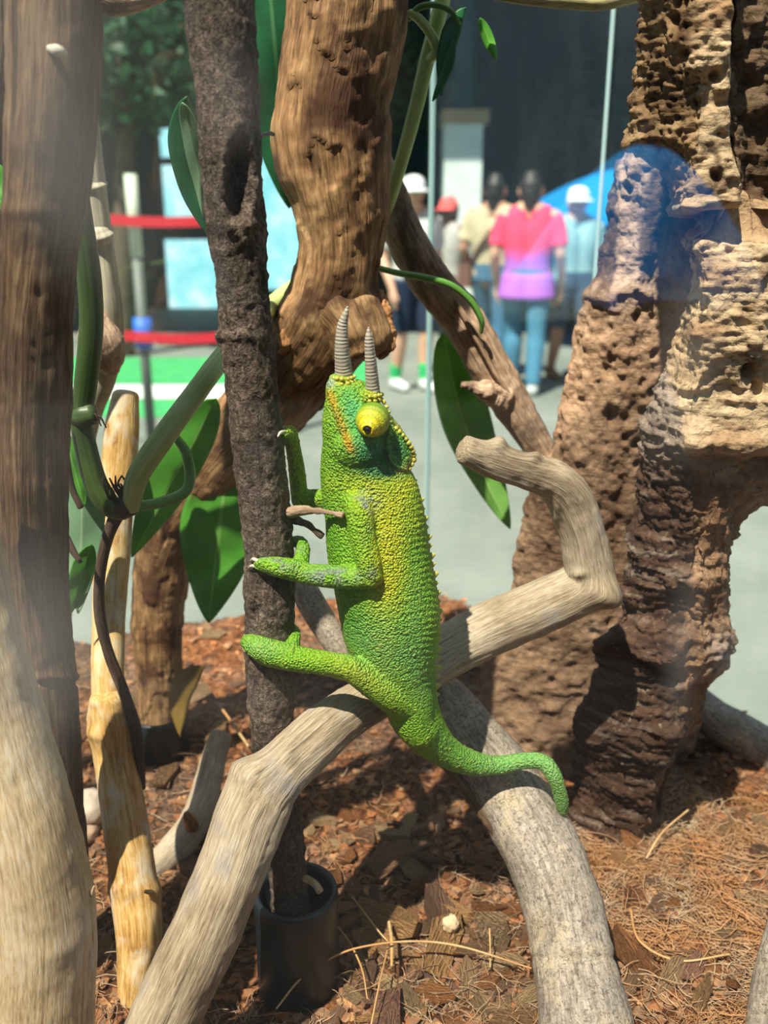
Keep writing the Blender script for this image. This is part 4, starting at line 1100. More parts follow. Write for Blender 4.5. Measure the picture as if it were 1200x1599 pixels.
# far arm
F1 = HB + 0.0125
limb([(520, 780, F1 - 0.004, 34), (495, 778, F1, 30), (474, 776, F1, 26), (466, 768, F1 - 0.001, 25)], 30)
limb([(468, 780, F1, 26), (466, 752, F1 - 0.001, 27), (462, 720, F1 - 0.003, 25), (456, 690, F1 - 0.006, 23), (453, 676, F1 - 0.008, 22)], 30)
limb([(453, 682, F1 - 0.008, 20), (448, 676, 0.271, 14), (442, 680, 0.268, 9)], 16, 12)
limb([(455, 680, F1 - 0.008, 18), (449, 672, 0.276, 14), (444, 671, 0.280, 9)], 16, 12)
# near hind leg
N2 = HB - 0.010
limb([(640, 1098, HB - 0.003, 66), (610, 1082, N2 + 0.002, 60), (578, 1062, N2 - 0.001, 50), (550, 1045, N2 - 0.003, 42), (538, 1039, N2 - 0.003, 40)], 40)
limb([(546, 1042, N2 - 0.003, 40), (515, 1036, N2 - 0.003, 40), (480, 1031, N2 - 0.0025, 41), (448, 1026, N2 - 0.002, 44)], 40)
limb([(455, 1026, N2 - 0.002, 44), (428, 1020, 0.2588, 44), (405, 1012, 0.2598, 38), (390, 1004, 0.2625, 26), (385, 1000, 0.266, 15)], 30)
limb([(440, 1032, N2 - 0.001, 30), (412, 1028, 0.2600, 24), (392, 1016, 0.2625, 14), (386, 1010, 0.265, 9)], 24, 12)
limb([(452, 1020, N2 + 0.002, 32), (459, 1000, 0.266, 24), (460, 986, 0.273, 20), (450, 982, 0.280, 15), (438, 984, 0.2815, 11)], 30)
# far hind leg, mostly hidden
F2 = HB + 0.010
limb([(640, 1098, HB + 0.003, 60), (600, 1078, F2, 46), (560, 1056, F2 + 0.002, 36), (540, 1046, F2 + 0.002, 32)], 40)
limb([(545, 1048, F2 + 0.002, 32), (500, 1038, F2 + 0.002, 30), (455, 1030, F2 + 0.001, 28), (425, 1022, F2 + 0.001, 20), (410, 1016, F2, 14)], 40)

v, f = merge(parts)
cme = remesh('body', v, f, 0.00042, 3, 0.5)
cv = verts(cme); cn_ = normals(cme)
cx, cy = proj(cv)
# folds and raised scales
sc = worley(cv * np.array([950, 950, 1150]), 41)
big = worley(cv * 430, 45)
onb = sstep(735, 770, cy)
wr = np.sin((cy + 0.25 * cx + 6 * fbm(cv * 90, 2, 3)) * 0.62)
d = 0.00010 * (0.5 - sc) + 0.00020 * sstep(0.30, 0.12, big) + 0.00010 * wr * onb * sstep(600, 670, cx) * sstep(1090, 1060, cy)
d += 0.0007 * fbm(cv * 45, 2, 7)
d -= 0.0007 * np.exp(-(((cx - 590) - 0.12 * (cy - 900)) / 9) ** 2) * sstep(800, 850, cy) * sstep(1020, 960, cy) * 0.5
set_verts(cme, cv + cn_ * d[:, None])
# ---- colour zones
def L3(a, b, t): return a * (1 - t[:, None]) + np.asarray(b)[None] * t[:, None]
def gau(x0, y0, rx, ry, rot=0.0):
    a = math.radians(rot); X = cx - x0; Y = cy - y0
    u = (X * math.cos(a) + Y * math.sin(a)) / rx; w_ = (-X * math.sin(a) + Y * math.cos(a)) / ry
    return np.exp(-(u * u + w_ * w_))
nz = fbm(cv * 160, 3, 55); nzb = fbm(cv * 60, 3, 56)
C = np.tile(np.array([[0.20, 0.50, 0.022]]), (len(cv), 1))
C = L3(C, (0.36, 0.66, 0.03), np.clip(0.5 + 0.9 * nzb, 0, 1) * 0.8)
isarm = (cy > 770) & (cy < 925) & (cx < 590) & (cv[:, 1] < 0.2615)
C = L3(C, (0.66, 0.66, 0.02), np.clip(gau(612, 795, 52, 45) * 0.95 + gau(604, 900, 28, 80, 6) * 1.2 + gau(560, 755, 60, 20) * 0.5 + gau(640, 760, 30, 26) * 0.5 + gau(600, 1000, 18, 40) * 0.3, 0, 1) * np.clip(0.75 + 0.8 * nz, 0, 1))
C = L3(C, (0.20, 0.56, 0.22), np.clip(gau(600, 1020, 55, 55) * 0.5 + gau(650, 950, 18, 90) * 0.2 + gau(555, 985, 30, 30) * 0.35 + gau(660, 1060, 26, 60) * 0.3, 0, 1))
C = L3(C, (0.07, 0.30, 0.015), np.clip(gau(548, 955, 34, 38) * 0.6 + gau(518, 840, 12, 50) * 0.4, 0, 1))  # shade under the arm and along the belly edge painted as darker green
C = L3(C, (0.20, 0.50, 0.09), sstep(668, 690, cx) * sstep(1120, 1150, cy) * 0.6)
C = L3(C, (0.27, 0.55, 0.18), sstep(700, 800, cx) * 0.75)
# head
C = L3(C, (0.012, 0.20, 0.075), np.clip(gau(585, 708, 36, 26) * 1.2 + gau(600, 735, 42, 12) * 0.9, 0, 0.95))
C = L3(C, (0.10, 0.55, 0.22), np.clip(gau(552, 640, 20, 40, -18) * 0.8 + gau(560, 690, 15, 18) * 0.3, 0, 1))
C = L3(C, (0.03, 0.30, 0.11), gau(624, 703, 20, 22) * sstep(0.0, 0.004, np.abs(cv[:, 1] - HB)) * 0.85)
lip = np.exp(-(((cx - 516) - 0.355 * (cy - 612) + 0.0) / 6.5) ** 2) * sstep(600, 616, cy) * sstep(714, 700, cy)
C = L3(C, (0.78, 0.36, 0.015), np.clip(lip * 1.0, 0, 1) * np.clip(0.8 + 0.6 * nz, 0, 1))
edge = np.clip(np.exp(-((np.hypot((cx - 612) / 1.0, (cy - 702) / 1.15) - 35) / 4.5) ** 2) * sstep(610, 622, cx), 0, 1) * sstep(745, 735, cy)
C = L3(C, (0.58, 0.46, 0.12), edge * 0.85)
C = L3(C, (0.60, 0.60, 0.05), np.clip(gau(537, 594, 22, 9) * 0.9 + gau(582, 616, 18, 10) * 0.9 + gau(598, 632, 10, 14) * 0.5, 0, 1))
C = L3(C, (0.55, 0.62, 0.60), np.clip(gau(516, 598, 8, 8) * 0.8, 0, 1))
# grey shed patches
gm = np.clip(gau(572, 783, 18, 14) * 1.3 + gau(578, 825, 10, 20) * 0.6 + gau(520, 900, 36, 11) * 1.6 * isarm + gau(430, 880, 26, 12) * 1.2 + gau(582, 895, 7, 8) * 0.7 + gau(470, 860, 10, 12) * 0.4, 0, 1) * sstep(-0.35, 0.25, fbm(cv * 300, 2, 61))
C = L3(C, (0.30, 0.32, 0.33), gm * 0.9)
# limbs
leg = gau(560, 1055, 70, 22, 28)
C = L3(C, (0.52, 0.50, 0.02), np.clip(leg * 0.6, 0, 1))
C = L3(C, (0.30, 0.52, 0.16), np.clip(gau(410, 1012, 34, 18) * 0.7, 0, 1))
C = L3(C, (0.58, 0.56, 0.06), np.clip(gau(458, 715, 18, 60) * 0.8, 0, 1))
# scale speckle
C = L3(C, np.array([0.55, 0.62, 0.10]), sstep(0.32, 0.1, big) * 0.5 * (1 - 0.5 * gau(590, 705, 40, 40)))
C = C * (0.72 + 0.28 * sstep(0.85, 0.25, sc))[:, None]
add_attr(cme, 'Col', np.hstack([np.clip(C, 0, 1), np.ones((len(C), 1))]))
m = Mat('chameleon_skin'); p = m.pos(); c = m.attr('Col').outputs['Color']
vo = m.n('TexVoronoi', Vector=p, Scale=1350.0); dd = vo.outputs['Distance']
c = m.mix(m.ramp(dd, [(0.30, 0.0), (0.75, 0.55)]), c, m.mix(1.0, c, (0.25, 0.45, 0.25), 'MULTIPLY'))
c = m.mix(m.ramp(m.noise(p, 900, 3), [(0.55, 0.0), (0.8, 0.35)]), c, (0.62, 0.72, 0.12))
hh = m.math('SUBTRACT', 1.0, dd)
m.done(c, 0.5, m.bump(hh, 1.0, 0.0007), 0.35)
SKIN = m.m
link('body', cme, SKIN, ch)

# horns
m = Mat('horn_keratin'); g = m.attr('grain').outputs['Vector']
rg = m.n('TexWave', Vector=g, Scale=300.0, Distortion=2.0, _bands_direction='Z').outputs[0]
m.done(m.ramp(rg, [(0.0, (0.30, 0.26, 0.20)), (0.5, (0.44, 0.40, 0.32)), (1.0, (0.54, 0.50, 0.42))]), 0.45, m.bump(rg, 0.35, 0.0003), 0.4)
HORN = m.m
def horn(pts, seed):
    c, s = crom(pxpath(pts), 90)
    v, f, g = tube_raw(c[:, :3], c[:, 3], ring=24, caps=0.8, noise=lambda v, rn, g: 0.00005 * np.sin(g[:, 2] * 2 * math.pi / 0.00085 + 2 * fbm(g * 900, 2, 3)))
    return link('horn', mesh('horn', v, f, True, {'grain': g}), HORN, ch)
horn([(538, 594, HB, 29), (536, 570, HB - 0.001, 26), (534, 540, HB - 0.002, 22), (535, 510, HB - 0.0025, 17), (540, 490, HB - 0.003, 10), (543, 480, HB - 0.003, 4)], 1)
horn([(583, 622, HB - 0.0055, 23), (581, 595, HB - 0.0065, 20), (578, 560, HB - 0.0075, 16), (576, 530, HB - 0.008, 12), (576, 512, HB - 0.008, 4)], 2)
horn([(584, 622, HB + 0.0055, 22), (583, 595, HB + 0.0065, 18), (581, 562, HB + 0.0075, 14), (580, 535, HB + 0.008, 9), (580, 520, HB + 0.008, 4)], 3)
# collar beads round the horn bases
def bead(px, py, H, rpx, mat, name='tubercle', par=ch):
    c = V(px, py, H); r = rpx * T(px, py, H)
    return c, r
YEL = plain('yellow_scale', (0.52, 0.48, 0.08), 0.55, 900, 0.3)
v0, f0 = lathe([(math.sin(a), -math.cos(a)) for a in np.linspace(0.0, math.pi, 7)], 8)
bead_me = mesh('tubercle', v0, f0); bead_me.materials.append(YEL)
def beads(ctrl, n, rpx):
    c, _ = crom(np.array([[*V(a, b, h), T(a, b, h)] for a, b, h in ctrl]), n)
    for q in c:
        o = bpy.data.objects.new('tubercle', bead_me); COL.objects.link(o); o.parent = ch
        o.matrix_parent_inverse = Matrix.Translation(ch.location).inverted()
        o.location = q[:3]; r = rpx * q[3] * random.uniform(0.8, 1.2); o.scale = (r, r, r * random.uniform(0.8, 1.2))
for k in range(2):
    beads([(522, 590 + 7 * k, HB - 0.002), (530, 592 + 8 * k, HB - 0.0045), (543, 592 + 7 * k, HB - 0.0045), (554, 588 + 7 * k, HB - 0.001)], 6, 4.0)
    beads([(572, 617 + 7 * k, HB - 0.0075), (580, 620 + 7 * k, HB - 0.0092), (590, 618 + 7 * k, HB - 0.0082), (596, 616 + 8 * k, HB - 0.004)], 6, 3.6)
beads([(612, 664, HB - 0.004), (630, 680, HB - 0.004), (643, 700, HB - 0.003), (647, 716, HB - 0.002), (640, 732, HB - 0.003)], 12, 4.0)
beads([(600, 628, HB - 0.006), (607, 642, HB - 0.006), (611, 658, HB - 0.005)], 5, 3.4)
WHT = plain('pale_scale', (0.50, 0.60, 0.40), 0.5)
# dorsal crest spikes
def spike_mesh():
    v, f = lathe([(1.0, -0.4), (0.75, 0.15), (0.4, 0.6), (0.0, 1.0)], 10)
    me = mesh('crest_spike', v, f); me.materials.append(plain('crest_scale', (0.55, 0.55, 0.10), 0.5, 700, 0.2)); return me
spm = spike_mesh()
ys = np.array([r[0] for r in TRUNKROWS]); xr = np.array([r[2] for r in TRUNKROWS])
y = 752.0
k = 0
while y < 1100:
    x = np.interp(y, ys, xr) - 1.5
    s = T(x, y, HB); h = (9.0 if k % 2 == 0 else 6.8) * s * (1.0 if y < 980 else 0.75)
    o = bpy.data.objects.new('crest_spike', spm); COL.objects.link(o); o.parent = ch
    o.matrix_parent_inverse = Matrix.Translation(ch.location).inverted()
    o.location = V(x, y, HB); o.rotation_euler = (0, math.radians(72), 0); o.scale = (h * 0.95, h * 0.6, h)
    y += 15.5 if k % 2 else 13.5; k += 1
# eyes
m = Mat('eye_turret_skin'); g = m.attr('grain').outputs['Vector']
gz = m.n('SeparateXYZ', Vector=g).outputs[2]
rr = m.n('TexWave', Vector=g, Scale=150.0, Distortion=0.8, _bands_direction='Z').outputs[0]
cc = m.ramp(m.n('MapRange', Value=gz, From_Min=0.0, From_Max=0.0068).outputs[0], [(0.0, (0.16, 0.30, 0.02)), (0.35, (0.42, 0.50, 0.03)), (0.7, (0.70, 0.62, 0.015)), (1.0, (0.80, 0.66, 0.02))])
cc = m.mix(m.ramp(rr, [(0.0, 0.45), (0.3, 0.0)]), cc, (0.16, 0.18, 0.01))
vo = m.n('TexVoronoi', Vector=m.pos(), Scale=1900.0).outputs['Distance']
m.done(cc, 0.4, m.bump(m.math('SUBTRACT', rr, vo), 0.5, 0.0004), 0.5)
TURRET = m.m
PUP = plain('pupil_black', (0.004, 0.004, 0.004), 0.08, spec=0.8)
for s in (-1, 1):
    ax = Vector((-0.22, -1.0 * (1 if s < 0 else -1), -0.24)).normalized()
    c = Vector(V(582, 656, HB + s * 0.0098))
    s_ = T(582, 656, HB)
    prof = [(25.5 * s_, -0.002), (26 * s_, 0.0002), (24.5 * s_, 0.0017), (21 * s_, 0.0032), (17 * s_, 0.0042), (15.5 * s_, 0.0050), (13 * s_, 0.0060), (9.5 * s_, 0.0067), (7.2 * s_, 0.0069), (6.0 * s_, 0.0066)]
    prof = crom(np.array([[a, b, 0] for a, b in prof]), 60)[0][:, :2]
    v, f = lathe(prof, 48)
    f = f + [tuple(59 * 48 + j for j in range(48))]
    q = Vector((0, 0, 1)).rotation_difference(ax).to_matrix()
    gv = v.copy(); vv = np.array(v) @ np.array(q).T + np.array(c)
    e = link('eye', mesh('eye', vv, f, True, {'grain': gv}), TURRET, ch)
    pv, pf = lathe([(0, 0.0062), (5.9 * s_, 0.0064), (5.6 * s_, 0.0068), (3.8 * s_, 0.0073), (0, 0.0075)], 24)
    o = link('pupil', mesh('pupil', np.array(pv) @ np.array(q).T + np.array(c), pf), PUP, e)
    tag(o, 'black pupil')
# claws
CLAW = plain('pale_claw', (0.55, 0.52, 0.42), 0.4)
for pts in ([(404, 877, 0.2600, 8), (396, 873, 0.2610, 6), (391, 876, 0.263, 2)], [(400, 884, 0.2608, 7), (392, 884, 0.262, 5), (388, 888, 0.264, 2)], [(446, 674, 0.270, 8), (438, 676, 0.266, 6), (434, 682, 0.264, 2)], [(448, 671, 0.2755, 7), (440, 668, 0.277, 5), (436, 670, 0.278, 2)],
            [(388, 1000, 0.264, 9), (383, 994, 0.2675, 6), (384, 990, 0.271, 2)], [(388, 1010, 0.2635, 8), (382, 1006, 0.2665, 6), (381, 1002, 0.270, 2)], [(384, 1016, 0.264, 6), (381, 1013, 0.267, 4), (381, 1010, 0.270, 2)]):
    c, _ = crom(pxpath(pts), 10); v, f, g = tube_raw(c[:, :3], c[:, 3], ring=8, caps=0.6)
    link('claw', mesh('claw', v, f), CLAW, ch)

# ================================================================== VINES AND LEAVES
def vine_mat(name, c0, c1, c2):
    m = Mat(name); g = m.attr('grain').outputs['Vector']
    gr = m.noise(m.scale(g, (700, 700, 25)), 1.0, 4, 0.55); b = m.noise(m.pos(), 40, 3)
    c = m.mix(m.ramp(gr, [(0.3, 0.0), (0.7, 1.0)]), c0, c1); c = m.mix(m.ramp(b, [(0.5, 0.0), (0.7, 0.5)]), c, c2)
    return m.done(c, 0.42, m.bump(gr, 0.25, 0.0004), 0.5, Subsurface_Weight=0.0)
VDARK = vine_mat('dark_vine', (0.030, 0.062, 0.016), (0.070, 0.125, 0.030), (0.12, 0.17, 0.04))
VLITE = vine_mat('pale_vine', (0.28, 0.42, 0.10), (0.54, 0.66, 0.25), (0.58, 0.66, 0.34))
VMID = vine_mat('green_vine', (0.06, 0.20, 0.03), (0.16, 0.36, 0.06), (0.25, 0.42, 0.10))
vn = empty('pothos_vine', V(130, 320, 0.279), 'thick dark green vine curving beside the left post', 'vine')
branch('stem', [(84, -60, 0.274, 26), (98, 120, 0.274, 28), (116, 250, 0.2740, 30), (128, 350, 0.2760, 36), (140, 440, 0.2790, 37), (142, 520, 0.2810, 36), (134, 600, 0.2830, 35), (128, 648, 0.2840, 34), (132, 690, 0.2850, 34), (148, 750, 0.2860, 36), (168, 785, 0.2870, 36), (188, 796, 0.2880, 34), (203, 788, 0.2890, 28)], VDARK, 220, 30, lump=(50, 0.05), rough=(200, 0.01), seed=131, parent=vn)
branch('node', [(112, 652, 0.2825, 20), (128, 650, 0.2825, 38), (144, 646, 0.2825, 36)], VDARK, 16, 22, lump=(120, 0.1), seed=132, parent=vn)
branch('node', [(186, 800, 0.2860, 26), (198, 790, 0.2870, 36), (206, 776, 0.2880, 32)], ROOTB, 18, 22, lump=(160, 0.3), seed=133, parent=vn)
branch('aerial_root', [(102, 665, 0.2800, 10), (104, 710, 0.2790, 10), (112, 760, 0.2790, 10), (126, 792, 0.2790, 10)], ROOTB, 40, 12, seed=134, parent=vn)
branch('aerial_root', [(104, 838, 0.2820, 10), (114, 860, 0.2810, 11), (126, 878, 0.2800, 7)], ROOTB, 24, 12, seed=135, parent=vn)
for k in range(14):
    x = 172 + 2.8 * k; y = 765 + 8 * math.sin(k * 2.1) - 0.3 * k
    branch('rootlet', [(x, y + 14, 0.2855, 4.5), (x - 7 + 3 * math.sin(k * 3), y, 0.2830, 4), (x - 12 + 8 * math.sin(k * 1.7), y - 12 - 5 * math.cos(k), 0.2820, 2.5)], ROOTB, 10, 6, seed=140 + k, parent=vn)
for k in range(5):
    branch('rootlet', [(118 + 8 * k, 656, 0.2810, 4), (124 + 8 * k, 650 - 4 * (k % 2), 0.2800, 3.5), (134 + 8 * k, 656 + 3 * k, 0.2800, 2)], ROOTB, 10, 6, seed=160 + k, parent=vn)
branch('hanging_root', [(184, 800, 0.2880, 24), (168, 840, 0.2890, 18), (156, 900, 0.2910, 17), (156, 960, 0.2930, 17), (170, 1020, 0.2950, 17), (195, 1085, 0.2963, 18), (214, 1150, 0.2967, 18), (222, 1230, 0.2973, 12)], ROOTB, 140, 18, lump=(60, 0.12), seed=170, parent=vn)

pv = empty('pale_stem', V(206, 770, 0.29), 'pale green ribbed stem slanting up from vine node toward the trunk', 'stem')
branch('stem', [(204, 790, 0.2870, 30), (216, 742, 0.2820, 36), (256, 682, 0.2780, 36), (300, 622, 0.2800, 35), (345, 562, 0.292, 33), (400, 500, 0.342, 30), (450, 458, 0.402, 30), (500, 425, 0.44, 28)], VLITE, 160, 28, lump=(50, 0.05), rough=(200, 0.01), seed=181, parent=pv, streak=0.06)
branch('petiole', [(204, 790, 0.2880, 16), (235, 788, 0.2890, 17), (272, 778, 0.2920, 18), (292, 764, 0.2940, 17), (297, 740, 0.2960, 17), (290, 706, 0.2966, 16), (274, 682, 0.2971, 13)], VMID, 110, 18, lump=(60, 0.04), rough=(200, 0.01), seed=182, parent=pv)

uv_ = empty('upper_vine', V(605, 315, 0.385), 'pale green vine hanging at the top right of the trunk', 'vine')
branch('stem', [(740, -240, 0.370, 24), (700, -40, 0.375, 24), (684, 30, 0.376, 24), (668, 90, 0.377, 24), (652, 160, 0.378, 23), (632, 235, 0.380, 22), (612, 300, 0.383, 22), (600, 335, 0.388, 20)], VLITE, 120, 24, lump=(50, 0.05), rough=(200, 0.01), seed=191, parent=uv_)
branch('petiole', [(668, 95, 0.376, 14), (682, 80, 0.372, 17), (672, 52, 0.370, 16), (655, 30, 0.370, 15), (640, 20, 0.371, 12)], VLITE, 60, 18, seed=192, parent=uv_)
branch('petiole', [(638, 30, 0.372, 8), (655, 12, 0.370, 10), (680, 8, 0.369, 10), (705, 18, 0.368, 9), (718, 40, 0.368, 8)], VMID, 60, 14, seed=193, parent=uv_)
sv = branch('slender_vine', [(590, 418, 0.372, 9), (620, 426, 0.376, 10), (665, 434, 0.379, 11), (705, 446, 0.381, 11), (735, 470, 0.383, 11), (752, 500, 0.385, 10), (752, 520, 0.387, 5)], VMID, 120, 14, lump=(60, 0.05), seed=195)
tag(sv, 'slender bright green vine draped over the diagonal branch', 'vine')

def leaf_mat(name, c0, c1, midc):
    m = Mat(name); g = m.attr('grain').outputs['Vector']; sp = m.n('SeparateXYZ', Vector=g)
    vv = m.math('ABSOLUTE', sp.outputs[0])
    veins = m.n('TexWave', Vector=m.n('CombineXYZ', X=m.math('SUBTRACT', sp.outputs[1], m.math('MULTIPLY', vv, 0.35))).outputs[0], Scale=4.0, Distortion=0.6, _bands_direction='X').outputs[0]
    c = m.mix(m.ramp(m.noise(m.pos(), 60, 3), [(0.35, 0.0), (0.7, 1.0)]), c0, c1)
    c = m.mix(m.ramp(veins, [(0.85, 0.0), (1.0, 0.35)]), c, midc)
    c = m.mix(m.ramp(vv, [(0.02, 0.9), (0.07, 0.0)]), c, midc)
    nt = m.nt
    m.set(m.b, 'Base Color', c); m.set(m.b, 'Roughness', 0.35); m.set(m.b, 'Specular IOR Level', 0.5)
    tr = m.n('BsdfTranslucent', Color=m.mix(1.0, c, (1.0, 1.0, 0.55), 'MULTIPLY')); mx = m.n('MixShader', Fac=0.45)
    nt.links.new(m.b.outputs[0], mx.inputs[1]); nt.links.new(tr.outputs[0], mx.inputs[2]); nt.links.new(mx.outputs[0], m.out.inputs[0])
    return m.m
LDK = leaf_mat('dark_leaf', (0.02, 0.14, 0.06), (0.04, 0.24, 0.10), (0.14, 0.36, 0.16))
LBR = leaf_mat('bright_leaf', (0.08, 0.36, 0.03), (0.17, 0.52, 0.07), (0.30, 0.60, 0.15))
LPL = leaf_mat('pale_leaf', (0.22, 0.42, 0.25), (0.38, 0.58, 0.38), (0.5, 0.66, 0.45))
LMD = leaf_mat('light_leaf', (0.14, 0.38, 0.06), (0.26, 0.55, 0.13), (0.40, 0.64, 0.22))
LYW = leaf_mat('dry_leaf', (0.26, 0.17, 0.035), (0.45, 0.32, 0.07), (0.2, 0.13, 0.03))

def leaf(name, base, tip, wpx, mat, label, bend=0.0, fold=0.25, roll=0.0, curl=0.0, shape=0.75, mid=None):
    A = V(*base); B = V(*tip); L = np.linalg.norm(B - A); ax = (B - A) / L
    vw = 0.5 * (A + B) - CAMP; vw /= np.linalg.norm(vw)
    sd = np.cross(ax, vw); sd /= np.linalg.norm(sd); nr = np.cross(sd, ax)
    sd2 = sd * math.cos(roll) + nr * math.sin(roll); nr2 = np.cross(sd2, ax)
    W = wpx * 0.5 * T(*[0.5 * (base[k] + tip[k]) for k in range(3)])
    nu, nv = 36, 16
    v, g = [], []
    for i in range(nu + 1):
        u = i / nu
        w = W * (math.sin(math.pi * min(1, u ** shape)) ** 0.75 if 0 < u < 1 else 0.0)
        w = max(w, W * 0.012)
        sway = mid * math.sin(math.pi * u) * L if mid else 0.0
        for j in range(nv + 1):
            t = 2 * j / nv - 1
            an = curl * t
            s_ = math.sin(an) / an if abs(an) > 1e-4 else 1
            off = sd2 * (t * w * s_ + sway) + nr2 * (abs(t) * w * fold + (1 - math.cos(an)) * w / max(abs(curl), 1e-4) * (1 if curl else 0))
            wob = nr2 * 0.05 * W * math.sin(u * 14 + t * 2)
            v.append(A + ax * L * u + nr2 * bend * L * 4 * u * (1 - u) + off + wob); g.append((t, u * 8, 0))
    f = [(i * (nv + 1) + j, i * (nv + 1) + j + 1, (i + 1) * (nv + 1) + j + 1, (i + 1) * (nv + 1) + j) for i in range(nu) for j in range(nv)]
    o = link(name, mesh(name, v, f, True, {'grain': g}), mat)
    s = o.modifiers.new('thick', 'SOLIDIFY'); s.thickness = 0.00045; s.offset = 0
    return tag(o, label, 'leaf')
leaf('broad_leaf', (415, -90, 0.40), (452, 325, 0.425), 120, LDK, 'large dark green leaf between upright stick and thick trunk', bend=-0.03, fold=0.15)
leaf('curled_leaf', (292, 150, 0.292), (332, 375, 0.300), 62, LDK, 'curled leaf with pale edge peeking left of the upright stick', bend=0.05, fold=0.5, roll=0.5, curl=0.9)
leaf('curled_leaf', (284, 160, 0.286), (322, 350, 0.297), 36, LPL, 'pale rolled leaf edge beside the upright stick', fold=0.3, roll=-0.5, bend=0.05)
leaf('hanging_leaf', (352, 748, 0.385), (326, 972, 0.372), 122, LBR, 'bright green leaf hanging behind the upright stick', bend=0.03, fold=0.12, shape=0.62)
leaf('shaded_leaf', (338, 622, 0.352), (206, 870, 0.345), 80, LBR, 'green leaf tucked under the pale slanting stem', fold=0.35, roll=0.4)
leaf('side_leaf', (132, 705, 0.305), (122, 958, 0.300), 66, LPL, 'pale blue-green leaf beside the vine at the left post', fold=0.3, roll=-0.3, shape=0.7)
leaf('side_leaf', (100, 676, 0.300), (132, 790, 0.298), 36, LBR, 'small bright leaf between left post and dark vine', fold=0.3)
leaf('side_leaf', (142, 850, 0.296), (108, 962, 0.300), 36, LBR, 'bright yellow-green leaf tip low beside the left post', fold=0.2, roll=0.4)
leaf('narrow_leaf', (692, 520, 0.425), (797, 826, 0.425), 80, LMD, 'long pointed green leaf hanging left of the diagonal branch', fold=0.45, roll=-0.25, bend=0.02, mid=-0.05)
leaf('twisted_leaf', (728, 12, 0.368), (690, 150, 0.366), 40, LDK, 'twisted dark leaf at the top of the upper vine', fold=0.6, roll=0.8, curl=0.8)
leaf('twisted_leaf', (706, 60, 0.366), (676, 158, 0.364), 24, LDK, 'small curled leaf tip below the twisted dark leaf', fold=0.5, roll=-0.6, curl=1.0)
leaf('tendril_leaf', (750, 28, 0.370), (776, 94, 0.368), 18, LBR, 'little pale curled leaf right of the upper vine', fold=0.4, bend=0.15, curl=0.6)
leaf('edge_leaf', (-30, 250, 0.29), (8, 330, 0.285), 60, LBR, 'bright green leaf peeking in at the left edge', fold=0.2)
leaf('dry_leaf', (322, 1040, 0.395), (282, 1150, 0.385), 52, LYW, 'dried yellow leaf standing on the bedding near the rear pipe', fold=0.7, curl=1.3, roll=0.7, bend=0.08)

# ================================================================== BEDDING
def inside(x, y, poly, m=0.0):
    r = np.zeros(len(x), bool); n = len(poly)
    j = n - 1
    for i in range(n):
        xi, yi = poly[i]; xj, yj = poly[j]
        c = ((yi > y) != (yj > y)) & (x < (xj - xi) * (y - yi) / (yj - yi + 1e-12) + xi)
        r ^= c; j = i
    return r
IN = grow_poly(POLY, -0.008)
def soil_z(x, y):
    p = np.stack([x, y, 0 * x], 1)
    return ZS + 0.0055 * fbm(p * 22, 3, 91) + 0.0030 * fbm(p * 90, 3, 92) + 0.0016 * fbm(p * 300, 2, 93) + 0.010 * sstep(0.44, 0.58, y) - 0.006 * np.exp(-(((x + 0.03) / 0.09) ** 2 + ((y - 0.255) / 0.05) ** 2))
gx = np.linspace(-0.45, 0.37, 330); gyy = np.linspace(0.128, 0.615, 230)
X, Y = np.meshgrid(gx, gyy); x = X.ravel(); y = Y.ravel()
z = soil_z(x, y)
ok = inside(x, y, IN)
ZG = z.reshape(X.shape)
def soil_at(px_, py_):
    i = min(max((px_ - gx[0]) / (gx[1] - gx[0]), 0), len(gx) - 1.001); j = min(max((py_ - gyy[0]) / (gyy[1] - gyy[0]), 0), len(gyy) - 1.001)
    a, b = int(i), int(j); i -= a; j -= b
    return float(ZG[b, a] * (1 - i) * (1 - j) + ZG[b, a + 1] * i * (1 - j) + ZG[b + 1, a] * (1 - i) * j + ZG[b + 1, a + 1] * i * j)
def pt_in(px_, py_, poly):
    r_ = False; j = len(poly) - 1
    for i in range(len(poly)):
        xi, yi = poly[i]; xj, yj = poly[j]
        if (yi > py_) != (yj > py_) and px_ < (xj - xi) * (py_ - yi) / (yj - yi) + xi: r_ = not r_
        j = i
    return r_
IN2 = grow_poly(POLY, -0.02)
idx = np.arange(len(x)).reshape(X.shape)
q = np.stack([idx[:-1, :-1], idx[:-1, 1:], idx[1:, 1:], idx[1:, :-1]], -1).reshape(-1, 4)
q = q[ok[q].all(1)]
use = np.unique(q); remap = -np.ones(len(x), int); remap[use] = np.arange(len(use))
m = Mat('coir_bedding'); p = m.pos()
n1 = m.noise(p, 240, 6, 0.65, 0.6); n2 = m.noise(p, 16, 3)
c = m.ramp(n1, [(0.32, (0.018, 0.008, 0.004)), (0.5, (0.14, 0.055, 0.022)), (0.7, (0.40, 0.17, 0.065))])
c = m.mix(m.ramp(n2, [(0.45, 0.0), (0.6, 0.7)]), c, m.ramp(n1, [(0.28, (0.03, 0.022, 0.018)), (0.5, (0.11, 0.08, 0.06)), (0.72, (0.22, 0.16, 0.12))]))
COIR = m.done(c, 0.95, m.bump(n1, 1.0, 0.002), 0.15)
o = link('coir_bedding', mesh('coir_bedding', np.stack([x, y, z], 1)[use], remap[q]), COIR)
tag(o, 'brown coir and bark bedding covering the terrarium floor', 'bedding', kind='stuff')
sk = o.modifiers.new('thick', 'SOLIDIFY'); sk.thickness = 0.012; sk.offset = -1

